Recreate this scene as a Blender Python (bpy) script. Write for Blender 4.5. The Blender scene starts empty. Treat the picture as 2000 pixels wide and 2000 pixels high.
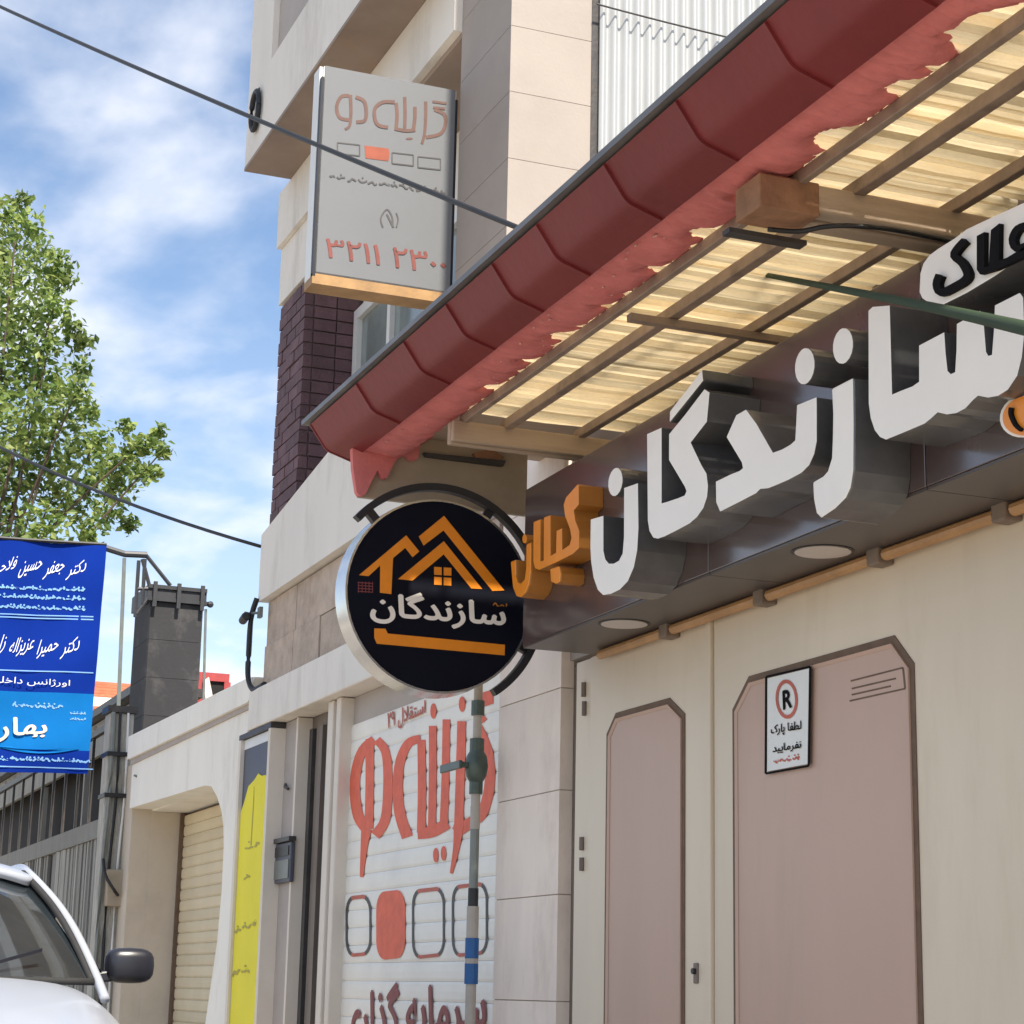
import bpy, bmesh, math, random
from mathutils import Vector, Matrix
from mathutils.geometry import tessellate_polygon
random.seed(7)
sc = bpy.context.scene
C = sc.collection

# ------------------------------------------------------------------ camera
EYE = 1.05
F_PX, YAW, PITCH, ROLL = 3929.63, math.radians(21.4685), math.radians(13.4506), math.radians(1.2393)
fwd = Vector((-math.cos(YAW) * math.cos(PITCH), math.sin(YAW) * math.cos(PITCH), math.sin(PITCH)))
r0 = fwd.cross(Vector((0, 0, 1))).normalized()
u0 = r0.cross(fwd)
RIGHT = r0 * math.cos(ROLL) + u0 * math.sin(ROLL)
UP = -r0 * math.sin(ROLL) + u0 * math.cos(ROLL)
cam = bpy.data.cameras.new('camera')
cam.sensor_width = 36.0
cam.lens = F_PX / 2000 * 36.0
cam.clip_start = 0.05
cam.clip_end = 3000
co = bpy.data.objects.new('camera', cam)
C.objects.link(co)
co.matrix_world = Matrix(((RIGHT.x, UP.x, -fwd.x, 0), (RIGHT.y, UP.y, -fwd.y, 0), (RIGHT.z, UP.z, -fwd.z, EYE), (0, 0, 0, 1)))
sc.camera = co

def ray(px, py):
    return RIGHT * (px - 1000) - UP * (py - 1000) + fwd * F_PX
def aY(px, py, y):
    d = ray(px, py); d = d * (y / d.y); return Vector((d.x, d.y, d.z + EYE))
def aX(px, py, x):
    d = ray(px, py); d = d * (x / d.x); return Vector((d.x, d.y, d.z + EYE))
def aZ(px, py, z):
    d = ray(px, py); d = d * ((z - EYE) / d.z); return Vector((d.x, d.y, d.z + EYE))

# ------------------------------------------------------------------ world, sun, exposure
SUN_EL, SUN_AZ = math.radians(55), math.radians(4)       # azimuth from +X towards +Y
w = bpy.data.worlds.new('World'); sc.world = w; w.use_nodes = True
nt = w.node_tree; N = nt.nodes; Lk = nt.links
bg = N['Background']; bg.inputs['Strength'].default_value = 0.063
sky = N.new('ShaderNodeTexSky'); sky.sky_type = 'NISHITA'; sky.sun_disc = False
sky.sun_elevation = SUN_EL; sky.sun_rotation = math.radians(90) - SUN_AZ
sky.air_density = 1.0; sky.dust_density = 0.6; sky.ozone_density = 1.6
tc = N.new('ShaderNodeTexCoord')
sep = N.new('ShaderNodeSeparateXYZ'); Lk.new(tc.outputs['Generated'], sep.inputs[0])
def wmath(op, a, b, clamp=False):
    m = N.new('ShaderNodeMath'); m.operation = op; m.use_clamp = clamp
    for i, v in enumerate((a, b)):
        if v is None: continue
        if isinstance(v, (int, float)): m.inputs[i].default_value = v
        else: Lk.new(v, m.inputs[i])
    return m.outputs[0]
zz = wmath('ADD', wmath('ABSOLUTE', sep.outputs['Z'], None), 0.16)
comb = N.new('ShaderNodeCombineXYZ')
Lk.new(wmath('DIVIDE', sep.outputs['X'], zz), comb.inputs[0])
Lk.new(wmath('DIVIDE', sep.outputs['Y'], zz), comb.inputs[1])
mp = N.new('ShaderNodeMapping'); mp.inputs['Scale'].default_value = (2.2, 2.9, 1); mp.inputs['Location'].default_value = (3.3, 1.7, 0)
Lk.new(comb.outputs[0], mp.inputs[0])
n1 = N.new('ShaderNodeTexNoise'); n1.inputs['Scale'].default_value = 1.5; n1.inputs['Detail'].default_value = 6; n1.inputs['Roughness'].default_value = 0.5
n1.inputs['Distortion'].default_value = 0.12
Lk.new(mp.outputs[0], n1.inputs['Vector'])
ramp = N.new('ShaderNodeValToRGB'); ramp.color_ramp.elements[0].position = 0.36; ramp.color_ramp.elements[1].position = 0.74
ramp.color_ramp.interpolation = 'EASE'
Lk.new(n1.outputs[0], ramp.inputs[0])
hor = wmath('MULTIPLY', wmath('SUBTRACT', 0.34, sep.outputs['Z']), 1.3, True)      # thin veil of cloud low down
cov = wmath('MAXIMUM', wmath('MULTIPLY', ramp.outputs[0], 0.86), hor)
mixc = N.new('ShaderNodeMixRGB'); mixc.inputs[2].default_value = (6.2, 6.3, 6.7, 1)
tint = N.new('ShaderNodeMixRGB'); tint.blend_type = 'MULTIPLY'; tint.inputs[0].default_value = 1; tint.inputs[2].default_value = (1.02, 1.03, 1.04, 1)
Lk.new(sky.outputs[0], tint.inputs[1])
Lk.new(cov, mixc.inputs[0]); Lk.new(tint.outputs[0], mixc.inputs[1])
Lk.new(mixc.outputs[0], bg.inputs['Color'])

sl = bpy.data.lights.new('sun', 'SUN'); sl.energy = 2.9; sl.angle = math.radians(2.0); sl.color = (1.0, 0.92, 0.80)
so = bpy.data.objects.new('sun', sl); C.objects.link(so)
Ldir = Vector((math.cos(SUN_EL) * math.cos(SUN_AZ), math.cos(SUN_EL) * math.sin(SUN_AZ), math.sin(SUN_EL)))
so.rotation_euler = Ldir.to_track_quat('Z', 'Y').to_euler()
so.location = (0, 0, 30)
vs = sc.view_settings
vs.view_transform = 'Standard'; vs.look = 'None'; vs.gamma = 1; vs.use_curve_mapping = False
vs.exposure = 1.58

# ------------------------------------------------------------------ materials
def srgb(*c):
    f = lambda v: v / 12.92 if v <= 0.04045 else ((v + 0.055) / 1.055) ** 2.4
    return tuple(f(v / 255) for v in c) + (1,)
def mat(name, col, rough=0.6, var=0.12, scale=6.0, bump=0.0, bscale=40.0, metal=0.0, spec=0.5, rnd=0.0, trans=0.0, stretch=(1, 1, 1), dirt=None, dscale=1.2, coat=0.0):
    m = bpy.data.materials.new(name); m.use_nodes = True; IOR = {'car_glass': 2.9, 'board': 2.1}.get(name, 1.5)
    t = m.node_tree; n = t.nodes; l = t.links
    p = n['Principled BSDF']
    if len(col) == 3: col = tuple(col) + (1,)
    p.inputs['Roughness'].default_value = rough; p.inputs['Metallic'].default_value = metal
    p.inputs['Specular IOR Level'].default_value = spec; p.inputs['IOR'].default_value = IOR
    p.inputs['Coat Weight'].default_value = coat; p.inputs['Coat Roughness'].default_value = 0.08
    tcn = n.new('ShaderNodeTexCoord'); mpn = n.new('ShaderNodeMapping'); mpn.inputs['Scale'].default_value = stretch
    geo = n.new('ShaderNodeNewGeometry')
    l.new(geo.outputs['Position'], mpn.inputs[0])
    no = n.new('ShaderNodeTexNoise'); no.inputs['Scale'].default_value = scale; no.inputs['Detail'].default_value = 6; no.inputs['Roughness'].default_value = 0.6
    l.new(mpn.outputs[0], no.inputs['Vector'])
    mx = n.new('ShaderNodeMixRGB'); mx.blend_type = 'MIX'
    mx.inputs[1].default_value = tuple(c * (1 - var) for c in col[:3]) + (1,)
    mx.inputs[2].default_value = tuple(min(1, c * (1 + var)) for c in col[:3]) + (1,)
    rp = n.new('ShaderNodeMapRange'); rp.inputs[1].default_value = 0.3; rp.inputs[2].default_value = 0.7
    l.new(no.outputs[0], rp.inputs[0]); l.new(rp.outputs[0], mx.inputs[0])
    out = mx.outputs[0]
    if dirt:
        n2 = n.new('ShaderNodeTexNoise'); n2.inputs['Scale'].default_value = dscale; n2.inputs['Detail'].default_value = 8; n2.inputs['Roughness'].default_value = 0.7
        l.new(mpn.outputs[0], n2.inputs['Vector'])
        r2 = n.new('ShaderNodeMapRange'); r2.inputs[1].default_value = 0.52; r2.inputs[2].default_value = 0.75; r2.inputs[4].default_value = 0.75
        l.new(n2.outputs[0], r2.inputs[0])
        m2 = n.new('ShaderNodeMixRGB'); m2.inputs[2].default_value = tuple(dirt)[:3] + (1,)
        l.new(r2.outputs[0], m2.inputs[0]); l.new(out, m2.inputs[1]); out = m2.outputs[0]
    if rnd:
        oi = n.new('ShaderNodeObjectInfo'); hs = n.new('ShaderNodeHueSaturation')
        mr = n.new('ShaderNodeMapRange'); mr.inputs[3].default_value = 1 - rnd; mr.inputs[4].default_value = 1 + rnd
        l.new(oi.outputs['Random'], mr.inputs[0]); l.new(mr.outputs[0], hs.inputs['Value']); l.new(out, hs.inputs['Color']); out = hs.outputs[0]
    l.new(out, p.inputs['Base Color'])
    if bump:
        bn = n.new('ShaderNodeTexNoise'); bn.inputs['Scale'].default_value = bscale; bn.inputs['Detail'].default_value = 5
        l.new(mpn.outputs[0], bn.inputs['Vector'])
        bp = n.new('ShaderNodeBump'); bp.inputs['Strength'].default_value = bump; bp.inputs['Distance'].default_value = 0.02
        l.new(bn.outputs[0], bp.inputs['Height']); l.new(bp.outputs[0], p.inputs['Normal'])
    if trans:
        tr = n.new('ShaderNodeBsdfTranslucent'); l.new(out, tr.inputs['Color'])
        ms = n.new('ShaderNodeMixShader'); ms.inputs[0].default_value = trans
        l.new(p.outputs[0], ms.inputs[1]); l.new(tr.outputs[0], ms.inputs[2]); l.new(ms.outputs[0], n['Material Output'].inputs['Surface'])
    return m
M = {}
M['asphalt'] = mat('asphalt', (0.27, 0.24, 0.20), 0.9, 0.2, 8, 0.4, 120)
M['paving'] = mat('paving', (0.55, 0.48, 0.39), 0.85, 0.15, 5, 0.2, 60)
M['earth'] = mat('earth', (0.20, 0.18, 0.15), 0.95, 0.2, 1)
M['cream_wall'] = mat('cream_wall', (0.355, 0.308, 0.272), 0.75, 0.05, 3, 0.05, 60, rnd=0.025, dirt=(0.32, 0.275, 0.24), dscale=2.2)
M['off_white'] = mat('off_white', (0.77, 0.72, 0.645), 0.7, 0.05, 2.5, 0.05, 50, dirt=(0.52, 0.47, 0.40), dscale=2.4, stretch=(1.3, 1.3, .4))
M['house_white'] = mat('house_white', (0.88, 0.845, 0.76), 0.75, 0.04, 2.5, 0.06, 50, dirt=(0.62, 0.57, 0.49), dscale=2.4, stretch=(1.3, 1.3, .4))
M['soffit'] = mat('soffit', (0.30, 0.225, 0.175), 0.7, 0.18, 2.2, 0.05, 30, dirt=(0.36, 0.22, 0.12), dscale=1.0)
M['purple_brick'] = mat('purple_brick', (0.13, 0.072, 0.082), 0.8, 0.2, 14, 0.3, 80, rnd=0.22)
M['mortar_dark'] = mat('mortar_dark', (0.10, 0.075, 0.075), 0.9, 0.15, 20)
M['rough_stone'] = mat('rough_stone', (0.50, 0.40, 0.32), 0.9, 0.16, 9, 0.7, 26, rnd=0.08, dirt=(0.28, 0.2, 0.15), dscale=4)
M['pink_stone'] = mat('pink_stone', (0.86, 0.735, 0.625), 0.55, 0.09, 2.6, 0.04, 50, rnd=0.05, dirt=(0.60, 0.48, 0.40), dscale=3.2, stretch=(1.2, 1.2, 0.45))
M['pale_joint'] = mat('pale_joint', (0.30, 0.26, 0.23), 0.9, 0.1, 20)
M['joint'] = mat('joint', (0.42, 0.36, 0.31), 0.9, 0.1, 20)
M['cream_paint'] = mat('cream_paint', (0.68, 0.58, 0.445), 0.42, 0.05, 1.6, 0.08, 3.0, dirt=(0.58, 0.475, 0.345), dscale=2.2, stretch=(1.6, 1, 0.35))
M['rose_panel'] = mat('rose_panel', (0.51, 0.345, 0.268), 0.42, 0.05, 1.4, 0.08, 3.5, dirt=(0.45, 0.315, 0.245), dscale=2.0, stretch=(1.6, 1, 0.35))
M['groove'] = mat('groove', (0.14, 0.088, 0.056), 0.7, 0.2, 20)
M['dark_metal'] = mat('dark_metal', (0.05, 0.046, 0.045), 0.5, 0.25, 10, 0.1, 60, dirt=(0.12, 0.09, 0.07), dscale=3)
M['jamb_metal'] = mat('jamb_metal', (0.17, 0.135, 0.11), 0.55, 0.2, 6, 0.1, 40, dirt=(0.07, 0.055, 0.045), dscale=3, stretch=(4, 4, .5))
M['black_gloss'] = mat('black_gloss', (0.012, 0.012, 0.017), 0.16, 0.2, 4, 0.015, 6)
M['black_matt'] = mat('black_matt', (0.016, 0.016, 0.019), 0.45, 0.25, 8)
M['navy_face'] = mat('navy_face', (0.004, 0.005, 0.012), 0.6, 0.25, 4, spec=0.12)
M['board'] = mat('board', (0.085, 0.058, 0.053), 0.17, 0.15, 2.0, 0.02, 5, stretch=(2, 1, 1))
M['board_soffit'] = mat('board_soffit', (0.085, 0.072, 0.068), 0.4, 0.12, 2.5, 0.02, 6)
M['letter_white'] = mat('letter_white', (0.86, 0.82, 0.75), 0.4, 0.04, 3, 0.03, 10, dirt=(0.78, 0.73, 0.66), dscale=2.4)
M['letter_side'] = mat('letter_side', (0.10, 0.10, 0.102), 0.22, 0.3, 5, 0.03, 8, spec=0.8)
M['orange'] = mat('orange', (0.80, 0.26, 0.015), 0.4, 0.08, 12)
M['orange_side'] = mat('orange_side', (0.42, 0.17, 0.03), 0.45, 0.1, 12)
M['chrome'] = mat('chrome', (0.62, 0.63, 0.64), 0.22, 0.06, 9, 0.05, 20, metal=0.9)
M['red_cap'] = mat('red_cap', (0.175, 0.024, 0.025), 0.5, 0.12, 3.0, 0.08, 30, rnd=0.10, spec=0.3, dirt=(0.13, 0.024, 0.024), dscale=3)
M['red_mortar'] = mat('red_mortar', (0.64, 0.19, 0.18), 0.85, 0.12, 9, 0.35, 18, dirt=(0.52, 0.125, 0.12), dscale=5)
M['pale_mortar'] = mat('pale_mortar', (0.72, 0.42, 0.36), 0.9, 0.15, 30, 0.5, 60)
M['flash'] = mat('flash', (0.16, 0.15, 0.145), 0.45, 0.2, 5, 0.05, 30, metal=0.4)
M['reed'] = mat('reed', (0.88, 0.81, 0.66), 0.6, 0.05, 60, 0.0, 90, rnd=0.17, trans=0.7, stretch=(6, 1, 1), dirt=(0.86, 0.77, 0.58), dscale=22)
M['rail'] = mat('rail', (0.29, 0.215, 0.165), 0.6, 0.2, 12, 0.15, 60, dirt=(0.12, 0.08, 0.06), dscale=5)
M['plank'] = mat('plank', (0.46, 0.355, 0.265), 0.65, 0.15, 5, 0.15, 40, stretch=(8, 0.8, 8), dirt=(0.30, 0.2, 0.13), dscale=2.5)
M['rust'] = mat('rust', (0.30, 0.155, 0.085), 0.8, 0.25, 12, 0.2, 40)
M['olive_panel'] = mat('olive_panel', (0.40, 0.33, 0.24), 0.6, 0.12, 4, 0.05, 30, dirt=(0.3, 0.24, 0.17), dscale=3)
M['orange_pipe'] = mat('orange_pipe', (0.44, 0.245, 0.105), 0.45, 0.18, 9, 0.05, 40, dirt=(0.40, 0.2, 0.08), dscale=5)
M['clamp'] = mat('clamp', (0.20, 0.15, 0.115), 0.6, 0.2, 20)
M['lens'] = mat('lens', (0.55, 0.50, 0.48), 0.3, 0.05, 20)
M['sign_grey'] = mat('sign_grey', (0.165, 0.172, 0.18), 0.45, 0.04, 2, 0.02, 10, dirt=(0.15, 0.156, 0.164), dscale=2)
M['white_edge'] = mat('white_edge', (0.75, 0.75, 0.72), 0.45, 0.05, 5)
M['brown_ink'] = mat('brown_ink', (0.13, 0.065, 0.05), 0.6, 0.15, 20)
M['red_ink'] = mat('red_ink', (0.50, 0.115, 0.075), 0.6, 0.15, 14)
M['coral_ink'] = mat('coral_ink', (0.76, 0.13, 0.065), 0.6, 0.14, 14)
M['sign_coral'] = mat('sign_coral', (0.30, 0.075, 0.04), 0.7, 0.15, 14)  # copy of the coral ink, darkened to counter sun on the projecting sign
M['sign_red'] = mat('sign_red', (0.20, 0.055, 0.045), 0.7, 0.2, 14)  # copy of the red ink, darkened likewise for the sunlit phone number
M['maroon_ink'] = mat('maroon_ink', (0.24, 0.05, 0.05), 0.6, 0.15, 14)
M['grey_ink'] = mat('grey_ink', (0.075, 0.072, 0.072), 0.6, 0.15, 14)
M['black_ink'] = mat('black_ink', (0.008, 0.008, 0.009), 0.8, 0.15, 14, spec=0.1)
M['ochre'] = mat('ochre', (0.36, 0.21, 0.085), 0.6, 0.25, 8, 0.1, 40)
M['shutter_white'] = mat('shutter_white', (0.86, 0.825, 0.745), 0.5, 0.05, 4, 0.02, 20, rnd=0.02, dirt=(0.74, 0.71, 0.66), dscale=3)
M['shutter_cream'] = mat('shutter_cream', (0.66, 0.56, 0.38), 0.55, 0.06, 4, 0.02, 20, rnd=0.05)
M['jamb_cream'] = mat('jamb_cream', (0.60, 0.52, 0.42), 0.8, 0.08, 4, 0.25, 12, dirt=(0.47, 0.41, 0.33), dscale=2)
M['frame_cream'] = mat('frame_cream', (0.72, 0.645, 0.55), 0.6, 0.05, 4, 0.03, 30)
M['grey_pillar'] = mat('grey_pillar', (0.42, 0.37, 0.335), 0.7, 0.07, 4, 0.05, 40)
M['yellow'] = mat('yellow', (0.84, 0.74, 0.05), 0.6, 0.05, 3, 0.02, 10, spec=0.15)
M['slate'] = mat('slate', (0.075, 0.08, 0.105), 0.5, 0.12, 4)
M['glass'] = mat('glass', (0.20, 0.235, 0.225), 0.08, 0.25, 2.4, spec=0.6)
M['window_white'] = mat('window_white', (0.72, 0.71, 0.68), 0.4, 0.04, 5)
M['corrugated'] = mat('corrugated', (0.44, 0.45, 0.45), 0.4, 0.05, 2, metal=0.25, dirt=(0.5, 0.5, 0.49), dscale=1.5)
M['tower_grey'] = mat('tower_grey', (0.030, 0.030, 0.033), 0.8, 0.1, 3, 0.1, 25, rnd=0.07, dirt=(0.12, 0.115, 0.115), dscale=2.5)
M['tower_rim'] = mat('tower_rim', (0.035, 0.036, 0.042), 0.5, 0.15, 6)
M['blue'] = mat('blue', (0.004, 0.026, 0.24), 0.8, 0.12, 1.6, 0.05, 5, spec=0.05)
M['sky_blue'] = mat('sky_blue', (0.006, 0.14, 0.42), 0.8, 0.1, 3, spec=0.05)
M['white_ink'] = mat('white_ink', (0.72, 0.75, 0.80), 0.5, 0.05, 10)
M['pale_ink'] = mat('pale_ink', (0.20, 0.40, 0.72), 0.5, 0.1, 10)
M['beige_ink'] = mat('beige_ink', (0.62, 0.55, 0.45), 0.5, 0.1, 10)
M['concrete'] = mat('concrete', (0.45, 0.43, 0.38), 0.9, 0.2, 10, 0.8, 30, dirt=(0.16, 0.145, 0.12), dscale=7, stretch=(3, 3, .6))
M['fence'] = mat('fence', (0.27, 0.26, 0.23), 0.7, 0.2, 8, 0.1, 30, rnd=0.35, dirt=(0.1, 0.09, 0.08), dscale=4, stretch=(2, 2, .4))
M['dark_shed'] = mat('dark_shed', (0.012, 0.011, 0.011), 0.9, 0.4, 5)
M['cable'] = mat('cable', (0.012, 0.012, 0.014), 0.5, 0.2, 8)
M['hose'] = mat('hose', (0.012, 0.034, 0.008), 0.8, 0.15, 8)
M['car_white'] = mat('car_white', (0.33, 0.355, 0.405), 0.32, 0.01, 3, coat=0.25)
M['car_glass'] = mat('car_glass', (0.018, 0.024, 0.028), 0.03, 0.2, 3, spec=0.5)
M['car_black'] = mat('car_black', (0.014, 0.015, 0.022), 0.35, 0.2, 8)
M['rubber'] = mat('rubber', (0.02, 0.02, 0.02), 0.8, 0.2, 20)
M['headlight'] = mat('headlight', (0.55, 0.57, 0.6), 0.1, 0.1, 20, spec=0.8)
M['pipe_grey'] = mat('pipe_grey', (0.20, 0.215, 0.20), 0.45, 0.15, 12, metal=0.3)
M['valve'] = mat('valve', (0.075, 0.10, 0.085), 0.4, 0.2, 14, metal=0.3)
M['blue_tape'] = mat('blue_tape', (0.012, 0.10, 0.30), 0.45, 0.15, 20)
M['pale_pipe'] = mat('pale_pipe', (0.42, 0.38, 0.33), 0.5, 0.1, 12)
M['orange_roof'] = mat('orange_roof', (0.46, 0.17, 0.09), 0.8, 0.2, 8, 0.3, 20)
M['red_frame'] = mat('red_frame', (0.36, 0.05, 0.05), 0.6, 0.15, 8)
M['bark'] = mat('bark', (0.09, 0.065, 0.045), 0.9, 0.3, 8, 0.6, 20)
M['leaf_light'] = mat('leaf_light', (0.33, 0.40, 0.12), 0.5, 0.3, 1.2, trans=0.5)
M['leaf_mid'] = mat('leaf_mid', (0.19, 0.27, 0.065), 0.5, 0.3, 1.2, trans=0.5)
M['leaf_deep'] = mat('leaf_deep', (0.08, 0.14, 0.035), 0.5, 0.3, 1.2, trans=0.35)

# ------------------------------------------------------------------ mesh helpers
class MB:
    def __init__(s): s.v = []; s.f = []; s.mi = []
    def add(s, vs, fs, mi=0):
        b = len(s.v); s.v += [tuple(v) for v in vs]
        s.f += [tuple(i + b for i in f) for f in fs]; s.mi += [mi] * len(fs); return s
    def box(s, x0, x1, y0, y1, z0, z1, mi=0):
        x0, x1 = min(x0, x1), max(x0, x1); y0, y1 = min(y0, y1), max(y0, y1); z0, z1 = min(z0, z1), max(z0, z1)
        return s.add([(x0, y0, z0), (x1, y0, z0), (x1, y1, z0), (x0, y1, z0), (x0, y0, z1), (x1, y0, z1), (x1, y1, z1), (x0, y1, z1)],
                     [(0, 3, 2, 1), (4, 5, 6, 7), (0, 1, 5, 4), (1, 2, 6, 5), (2, 3, 7, 6), (3, 0, 4, 7)], mi)
    def prism(s, pts, vec, mi=0, side=None, cap_back=True):
        """planar outline pts (3D) swept by vec; the front cap is the given outline"""
        pts = [Vector(p) for p in pts]; vec = Vector(vec); n = len(pts)
        tris = tessellate_polygon([pts])
        nrm = Vector((0, 0, 0))
        for i in range(n): nrm += pts[i].cross(pts[(i + 1) % n])
        flip = nrm.dot(vec) > 0
        fs = []
        for t in tris:
            a, b, c = t
            nn = (pts[b] - pts[a]).cross(pts[c] - pts[a])
            fs.append((a, b, c) if nn.dot(vec) < 0 else (a, c, b))
        s.add(pts, fs, mi)
        if vec.length > 0:
            b = [p + vec for p in pts]
            sd = mi if side is None else side
            qs = []
            for i in range(n):
                j = (i + 1) % n
                qs.append((i, j, n + j, n + i) if flip else (j, i, n + i, n + j))
            qs = [tuple(reversed(q)) for q in qs] if False else qs
            s.add(list(pts) + b, qs, sd)
            if cap_back: s.add(b, [tuple(reversed(f)) for f in fs], sd)
        return s
    def tube(s, path, r, n=8, mi=0, r1=None, caps=True):
        path = [Vector(p) for p in path]; m = len(path); rings = []
        for i, p in enumerate(path):
            t = (path[min(i + 1, m - 1)] - path[max(i - 1, 0)]).normalized()
            a = t.cross(Vector((0, 0, 1)))
            if a.length < 1e-3: a = t.cross(Vector((1, 0, 0)))
            a.normalize(); b = t.cross(a)
            rr = r if r1 is None else r + (r1 - r) * i / (m - 1)
            rings.append([p + (a * math.cos(2 * math.pi * k / n) + b * math.sin(2 * math.pi * k / n)) * rr for k in range(n)])
        vs = [v for g in rings for v in g]
        fs = [(i * n + k, i * n + (k + 1) % n, (i + 1) * n + (k + 1) % n, (i + 1) * n + k) for i in range(m - 1) for k in range(n)]
        if caps: fs += [tuple(range(n))[::-1], tuple((m - 1) * n + k for k in range(n))]
        return s.add(vs, fs, mi)
    def bar(s, p, q, wv, hv, mi=0):
        """box between p and q with full width vectors wv, hv"""
        p, q, wv, hv = Vector(p), Vector(q), Vector(wv) / 2, Vector(hv) / 2
        vs = [e + a * wv + b * hv for e in (p, q) for a, b in ((-1, -1), (1, -1), (1, 1), (-1, 1))]
        return s.add(vs, [(0, 1, 2, 3), (7, 6, 5, 4), (0, 4, 5, 1), (1, 5, 6, 2), (2, 6, 7, 3), (3, 7, 4, 0)], mi)
    def blob(s, c, r, mi=0, seg=8, jit=0.2, sc3=(1, 1, 1)):
        c = Vector(c); vs = []; fs = []; R = seg // 2
        for i in range(R + 1):
            th = math.pi * i / R
            for k in range(seg):
                ph = 2 * math.pi * k / seg; q = r * (1 + random.uniform(-jit, jit))
                vs.append(c + Vector((q * math.sin(th) * math.cos(ph) * sc3[0], q * math.sin(th) * math.sin(ph) * sc3[1], q * math.cos(th) * sc3[2])))
        for i in range(R):
            for k in range(seg):
                fs.append((i * seg + k, (i + 1) * seg + k, (i + 1) * seg + (k + 1) % seg, i * seg + (k + 1) % seg))
        return s.add(vs, fs, mi)
    def mesh(s, name, mats, smooth=False):
        me = bpy.data.meshes.new(name); me.from_pydata(s.v, [], s.f)
        for m in (mats if isinstance(mats, (list, tuple)) else [mats]): me.materials.append(m)
        me.polygons.foreach_set('material_index', s.mi)
        if smooth: me.polygons.foreach_set('use_smooth', [True] * len(s.f))
        me.update(); return me
    def fix(s, me):
        bm = bmesh.new(); bm.from_mesh(me); bmesh.ops.remove_doubles(bm, verts=bm.verts, dist=1e-5)
        bmesh.ops.recalc_face_normals(bm, faces=bm.faces); bm.to_mesh(me); bm.free(); return me
    def build(s, name, mats, parent=None, smooth=False, bevel=0.0, weld=False):
        me = s.mesh(name, mats, smooth)
        if weld: s.fix(me)
        o = link(name, me, parent, bevel)
        if name.endswith('_print') or name in ('emblem', 'grille_mark', 'scratch_mark'): o['kind'] = 'stuff'
        return o
def wloc(o):
    p = Vector((0, 0, 0))
    while o is not None: p = p + o.location; o = o.parent
    return p
def link(name, me, parent=None, bevel=0.0, loc=(0, 0, 0), rot=None):
    o = bpy.data.objects.new(name, me); C.objects.link(o)
    if parent is not None:
        o.parent = parent
        root = parent
        while root.parent is not None: root = root.parent
        if parent is root: o.matrix_parent_inverse = Matrix.Translation(-root.location)
        else: o.matrix_parent_inverse = Matrix.Translation(-parent.location)
    o.location = loc
    if rot: o.rotation_euler = rot
    if bevel:
        b = o.modifiers.new('bevel', 'BEVEL'); b.width = bevel; b.segments = 2; b.limit_method = 'ANGLE'; b.angle_limit = math.radians(40)
    return o
def tag(o, label=None, cat=None, group=None, kind=None):
    if label: o['label'] = label
    if cat: o['category'] = cat
    if group: o['group'] = group
    if kind: o['kind'] = kind
    return o
def thing(name, label, cat, loc, group=None):
    o = bpy.data.objects.new(name, None); C.objects.link(o); o.location = loc; o.empty_display_size = 0.1
    return tag(o, label, cat, group)
def catmull(pts, n=6):
    pts = [Vector(p) for p in pts]; out = []
    for i in range(len(pts) - 1):
        p0, p1, p2, p3 = pts[max(i - 1, 0)], pts[i], pts[i + 1], pts[min(i + 2, len(pts) - 1)]
        for k in range(n):
            t = k / n
            out.append(0.5 * ((2 * p1) + (p2 - p0) * t + (2 * p0 - 5 * p1 + 4 * p2 - p3) * t * t + (3 * p1 - p0 - 3 * p2 + p3) * t ** 3))
    return out + [pts[-1]]
def stroke2d(path, w0, w1=None, smooth=True, n=5):
    """ribbon outline round a 2D polyline; widths in the same units"""
    p = [Vector((a, b, 0)) for a, b in path]
    if smooth and len(p) > 2: p = catmull(p, n)
    m = len(p); L = []; Rr = []
    for i in range(m):
        t = (p[min(i + 1, m - 1)] - p[max(i - 1, 0)])
        if t.length < 1e-9: t = Vector((1, 0, 0))
        t.normalize(); nrm = Vector((-t.y, t.x, 0))
        ww = (w0 if w1 is None else w0 + (w1 - w0) * i / (m - 1)) / 2
        L.append(p[i] + nrm * ww); Rr.append(p[i] - nrm * ww)
    return [(v.x, v.y) for v in L + Rr[::-1]]
def ellipse2d(cx, cy, rx, ry, n=20, tilt=0.0):
    c, s_ = math.cos(tilt), math.sin(tilt)
    return [(cx + rx * math.cos(a) * c - ry * math.sin(a) * s_, cy + rx * math.cos(a) * s_ + ry * math.sin(a) * c) for a in (2 * math.pi * k / n for k in range(n))]
def ring_band(mb, outer, inner, mi=0):
    n = len(outer); mb.add(list(outer) + list(inner), [(i, (i + 1) % n, n + (i + 1) % n, n + i) for i in range(n)], mi)

# Persian shaping for the built-in text font (visual order)
_F = {'ا': 'FE8D FE8E', 'آ': 'FE81 FE82', 'ب': 'FE8F 4', 'پ': 'FB56 4', 'ت': 'FE95 4', 'ج': 'FE9D 4', 'چ': 'FB7A 4', 'ح': 'FEA1 4', 'خ': 'FEA5 4', 'د': 'FEA9 FEAA', 'ذ': 'FEAB FEAC',
      'ر': 'FEAD FEAE', 'ز': 'FEAF FEB0', 'ژ': 'FB8A FB8B', 'س': 'FEB1 4', 'ش': 'FEB5 4', 'ص': 'FEB9 4', 'ض': 'FEBD 4', 'ط': 'FEC1 4', 'ع': 'FEC9 4', 'غ': 'FECD 4', 'ف': 'FED1 4',
      'ق': 'FED5 4', 'ک': 'FB8E 4', 'گ': 'FB92 4', 'ل': 'FEDD 4', 'م': 'FEE1 4', 'ن': 'FEE5 4', 'ه': 'FEE9 4', 'و': 'FEED FEEE', 'ی': 'FBFC 4'}
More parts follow.
